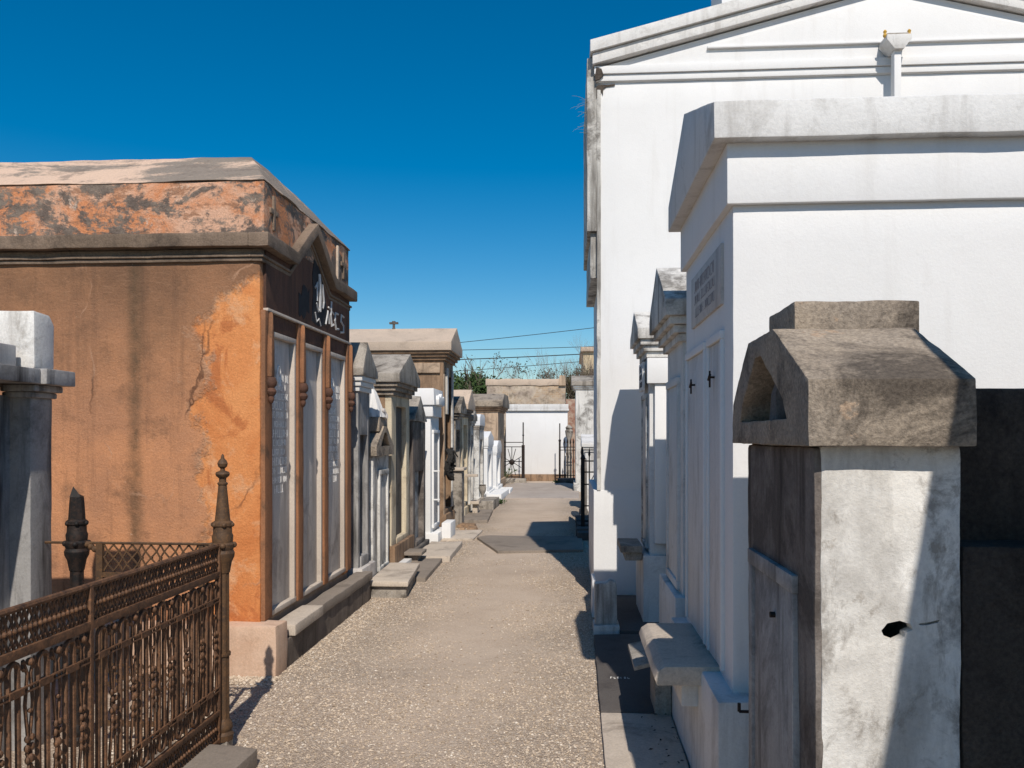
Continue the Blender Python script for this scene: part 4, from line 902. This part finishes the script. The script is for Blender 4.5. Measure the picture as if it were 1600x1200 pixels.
T = thing('iron_fence', 'black iron spear fence on a stepped brick curb beyond the mausoleum', 'fence', (.5, 13.6, 0))
m = MB(); m.box(.185, .245, 13.57, 13.63, .05, 1.2); m.lathe([(.035, 1.2), (.045, 1.22), (.02, 1.28), (.002, 1.42)], .215, 13.6, 8); m.build('post', 'iron_black', T)
m = MB()
for z in (.2, .45, .8, 1.0, 1.18): lin(m, (.21, 13.6, z), (1.2, 13.6, z), .011)
for k in range(10): lin(m, (.32+k*.1, 13.6, .12), (.32+k*.1, 13.6, 1.25), .010); m.lathe([(.008, 1.24), (.024, 1.29), (.002, 1.4)], .32+k*.1, 13.6, 6)
for k in range(9): lin(m, (.32+k*.1, 13.6, .8), (.42+k*.1, 13.6, 1.0), .007); lin(m, (.42+k*.1, 13.6, .45), (.32+k*.1, 13.6, .2), .007)
m.build('pickets', 'iron_black', T)
m = MB()
for z in (.2, 1.0, 1.18): lin(m, (.215, 13.6, z), (.215, 15.2, z), .011)
for k in range(15): lin(m, (.215, 13.7+k*.1, .12), (.215, 13.7+k*.1, 1.25), .010); m.lathe([(.008, 1.24), (.024, 1.29), (.002, 1.4)], .215, 13.7+k*.1, 6)
m.build('pickets', 'iron_black', T)
m = MB()
for k in range(9):
    y = 12.7+k*.32; m.box(.10+random.uniform(0, .03), .34, y, y+.3, -.03, .10+random.uniform(0, .05))
m.build('curb', 'slab_dark', T, bevel=.012, grid=.1, amp=.008)

# ------------------------------------------------------------------ beyond the cemetery wall
T = thing('far_building', 'pale yellow building behind the bare shrub beyond the cemetery', 'building', (4, 48, 0))
m = MB(); m.box(.75, 9, 46, 54, 0, 6.2); m.build('wall', 'far_wall', T, bevel=.03)
m = MB(); m.box(.6, 9.1, 45.8, 54.2, 6.2, 6.45); m.build('parapet', 'tan_roof', T, bevel=.03)
for k in range(3):
    m = MB(); m.box(1.9+k*2, 2.7+k*2, 45.96, 46.05, 3.4, 4.9); m.build('window', 'recess', T)
def branches(mb, p, d, L, r, depth, spread, tips, up=.15):
    q = p+d*L; mid = (p+q)/2+Vector((random.uniform(-1, 1), random.uniform(-1, 1), random.uniform(-.3, .3)))*L*.06
    mb.tube([p, mid, q], r, 4 if depth < 3 else 6, r*.62)
    if depth == 0: tips.append(q); return
    for k in range(random.choice((2, 2, 3)) if depth > 1 else 3):
        nd = (d+Vector((random.uniform(-1, 1), random.uniform(-1, 1), random.uniform(-.4, .9)))*spread+Vector((0, 0, up))).normalized()
        branches(mb, p+(q-p)*random.uniform(.6, 1), nd, L*random.uniform(.62, .85), r*.6, depth-1, spread, tips, up)
    if depth <= 2: tips.append(q)
def leaves(mb, c, n, rad, size):
    for i in range(n):
        v = Vector((random.gauss(0, 1), random.gauss(0, 1), random.gauss(0, .8)))*rad*.5+c
        a = Vector((random.uniform(-1, 1), random.uniform(-1, 1), random.uniform(-1, 1))).normalized(); b = a.orthogonal().normalized()
        s = size*random.uniform(.6, 1.3)
        mb.add([v-a*s, v-b*s*.45, v+a*s, v+b*s*.45], [(0, 1, 2, 3)])
def bare_tree(x, y, h, nstem, label, leafn, leafm, spread=.45, depth=6, name='bare_tree', lrad=.35, lsz=.07, low=False, r=.06, tw='twig'):
    T = thing(name, label, 'tree', (x, y, 0)); mb = MB(); tips = []
    for k in range(nstem):
        d = Vector((random.uniform(-.5, .5), random.uniform(-.4, .4), 1)).normalized()
        branches(mb, Vector((x+random.uniform(-.15, .15), y, 0)), d, h*.30*random.uniform(.8, 1.1), r, depth, spread, tips)
    mb.build('trunk', tw, T)
    if leafn:
        lm = MB(); cand = sorted(tips, key=lambda p: p.z)[:max(4, int(len(tips)*.4))] if low else tips
        for i in range(leafn): leaves(lm, random.choice(cand), 9, lrad, lsz)
        lm.build('crown', leafm, T, smooth=False)
bare_tree(-.1, 42, 6.7, 9, 'bare twiggy shrub tree with dark lower growth beside the pale yellow building', 420, 'leaf_dry', .46, 6, low=True, lrad=.4, lsz=.06, r=.05)
bare_tree(1.0, 43.5, 6.7, 6, 'leafless grey tree standing right in front of the pale yellow building', 240, 'leaf_dry', .46, 6, low=True, lrad=.4, lsz=.06, r=.05)
bare_tree(-3.9, 44, 6.4, 4, 'thin bare tree with pale twigs standing left above the brick wall', 40, 'leaf_dry', .5, 6, r=.045)
bare_tree(-2.8, 46, 6.4, 3, 'sparse leafless sapling in the middle above the brick wall', 24, 'leaf_dry', .5, 6, r=.04)
def bush_tree(x, y, h, rad, label, name='evergreen_tree', lm_='leaf', size=.10):
    T = thing(name, label, 'tree', (x, y, 0)); mb = MB(); tips = []
    branches(mb, Vector((x, y, 0)), Vector((.05, 0, 1)).normalized(), h*.42, .12, 4, .6, tips); mb.build('trunk', 'bark', T)
    lm = MB()
    for i in range(60):
        c = Vector((x+random.gauss(0, rad*.5), y+random.gauss(0, rad*.4), h*.45+random.random()*h*.5))
        leaves(lm, c, 60, rad*.38, size)
    lm.build('crown', lm_, T, smooth=False)
bush_tree(-5.0, 41, 4.75, 1.1, 'dark green leafy tree behind the tall brown mausoleum')
bush_tree(-3.95, 39.5, 4.25, .9, 'lower dark green tree beside the brick wall')
bush_tree(.3, 40.5, 4.5, .8, 'low dark brown shrub under the bare twigs beside the brick pier', 'shrub', 'leaf_dry', .06)
# overhead wires
for i, (za, zb, lab) in enumerate(((8.25, 9.3, 'highest overhead wire crossing the sky above the brick wall'), (7.75, 7.95, 'second highest overhead wire, thin and level'), (7.05, 7.45, 'thickest overhead wire crossing behind the bare trees'), (6.2, 6.95, 'lowest overhead wire, crossing the bare twigs'))):
    m = MB(); pts = []
    for k in range(25):
        s = k/24; x = -40+70*s; q = (x+8.5)/10.3; pts.append((x, 60, za+(zb-za)*q+.0009*(x+3)**2))
    m.tube(pts, .022 if i != 2 else .034, 5)
    tag(m.build('power_line', 'wire', origin=(-5, 60, za)), lab, 'wire', 'overhead wires')
# weeds
def weed(x, y, h, lab, n=16):
    m = MB()
    for i in range(n):
        a = random.random()*2*PI; L = h*random.uniform(.5, 1); pts = [(x+math.cos(a)*L*.7*(k/4)**1.3, y+math.sin(a)*L*.7*(k/4)**1.3, L*(k/4)-.3*L*(k/4)**2) for k in range(5)]
        m.tube(pts, .008, 4, .002)
        c = Vector(pts[-1]); leaves(m, c, 4, .05, .03)
    tag(m.build('weed', 'leaf', smooth=False, origin=(x, y, 0)), lab, 'weed')
weed(-1.58, 19.2, .13, 'small dark weed at the corner of the grey stone block')
weed(-2.2, 27.4, .7, 'leggy weed growing through the sunburst gate', 30)
weed(-.45, 27.4, .14, 'low weed at the corner of the dark fence block')
for o in bpy.data.objects:
    if '_o' in o: del o['_o']
    if 'label' in o and 'kind' not in o and o.parent is None: o['kind'] = 'thing'
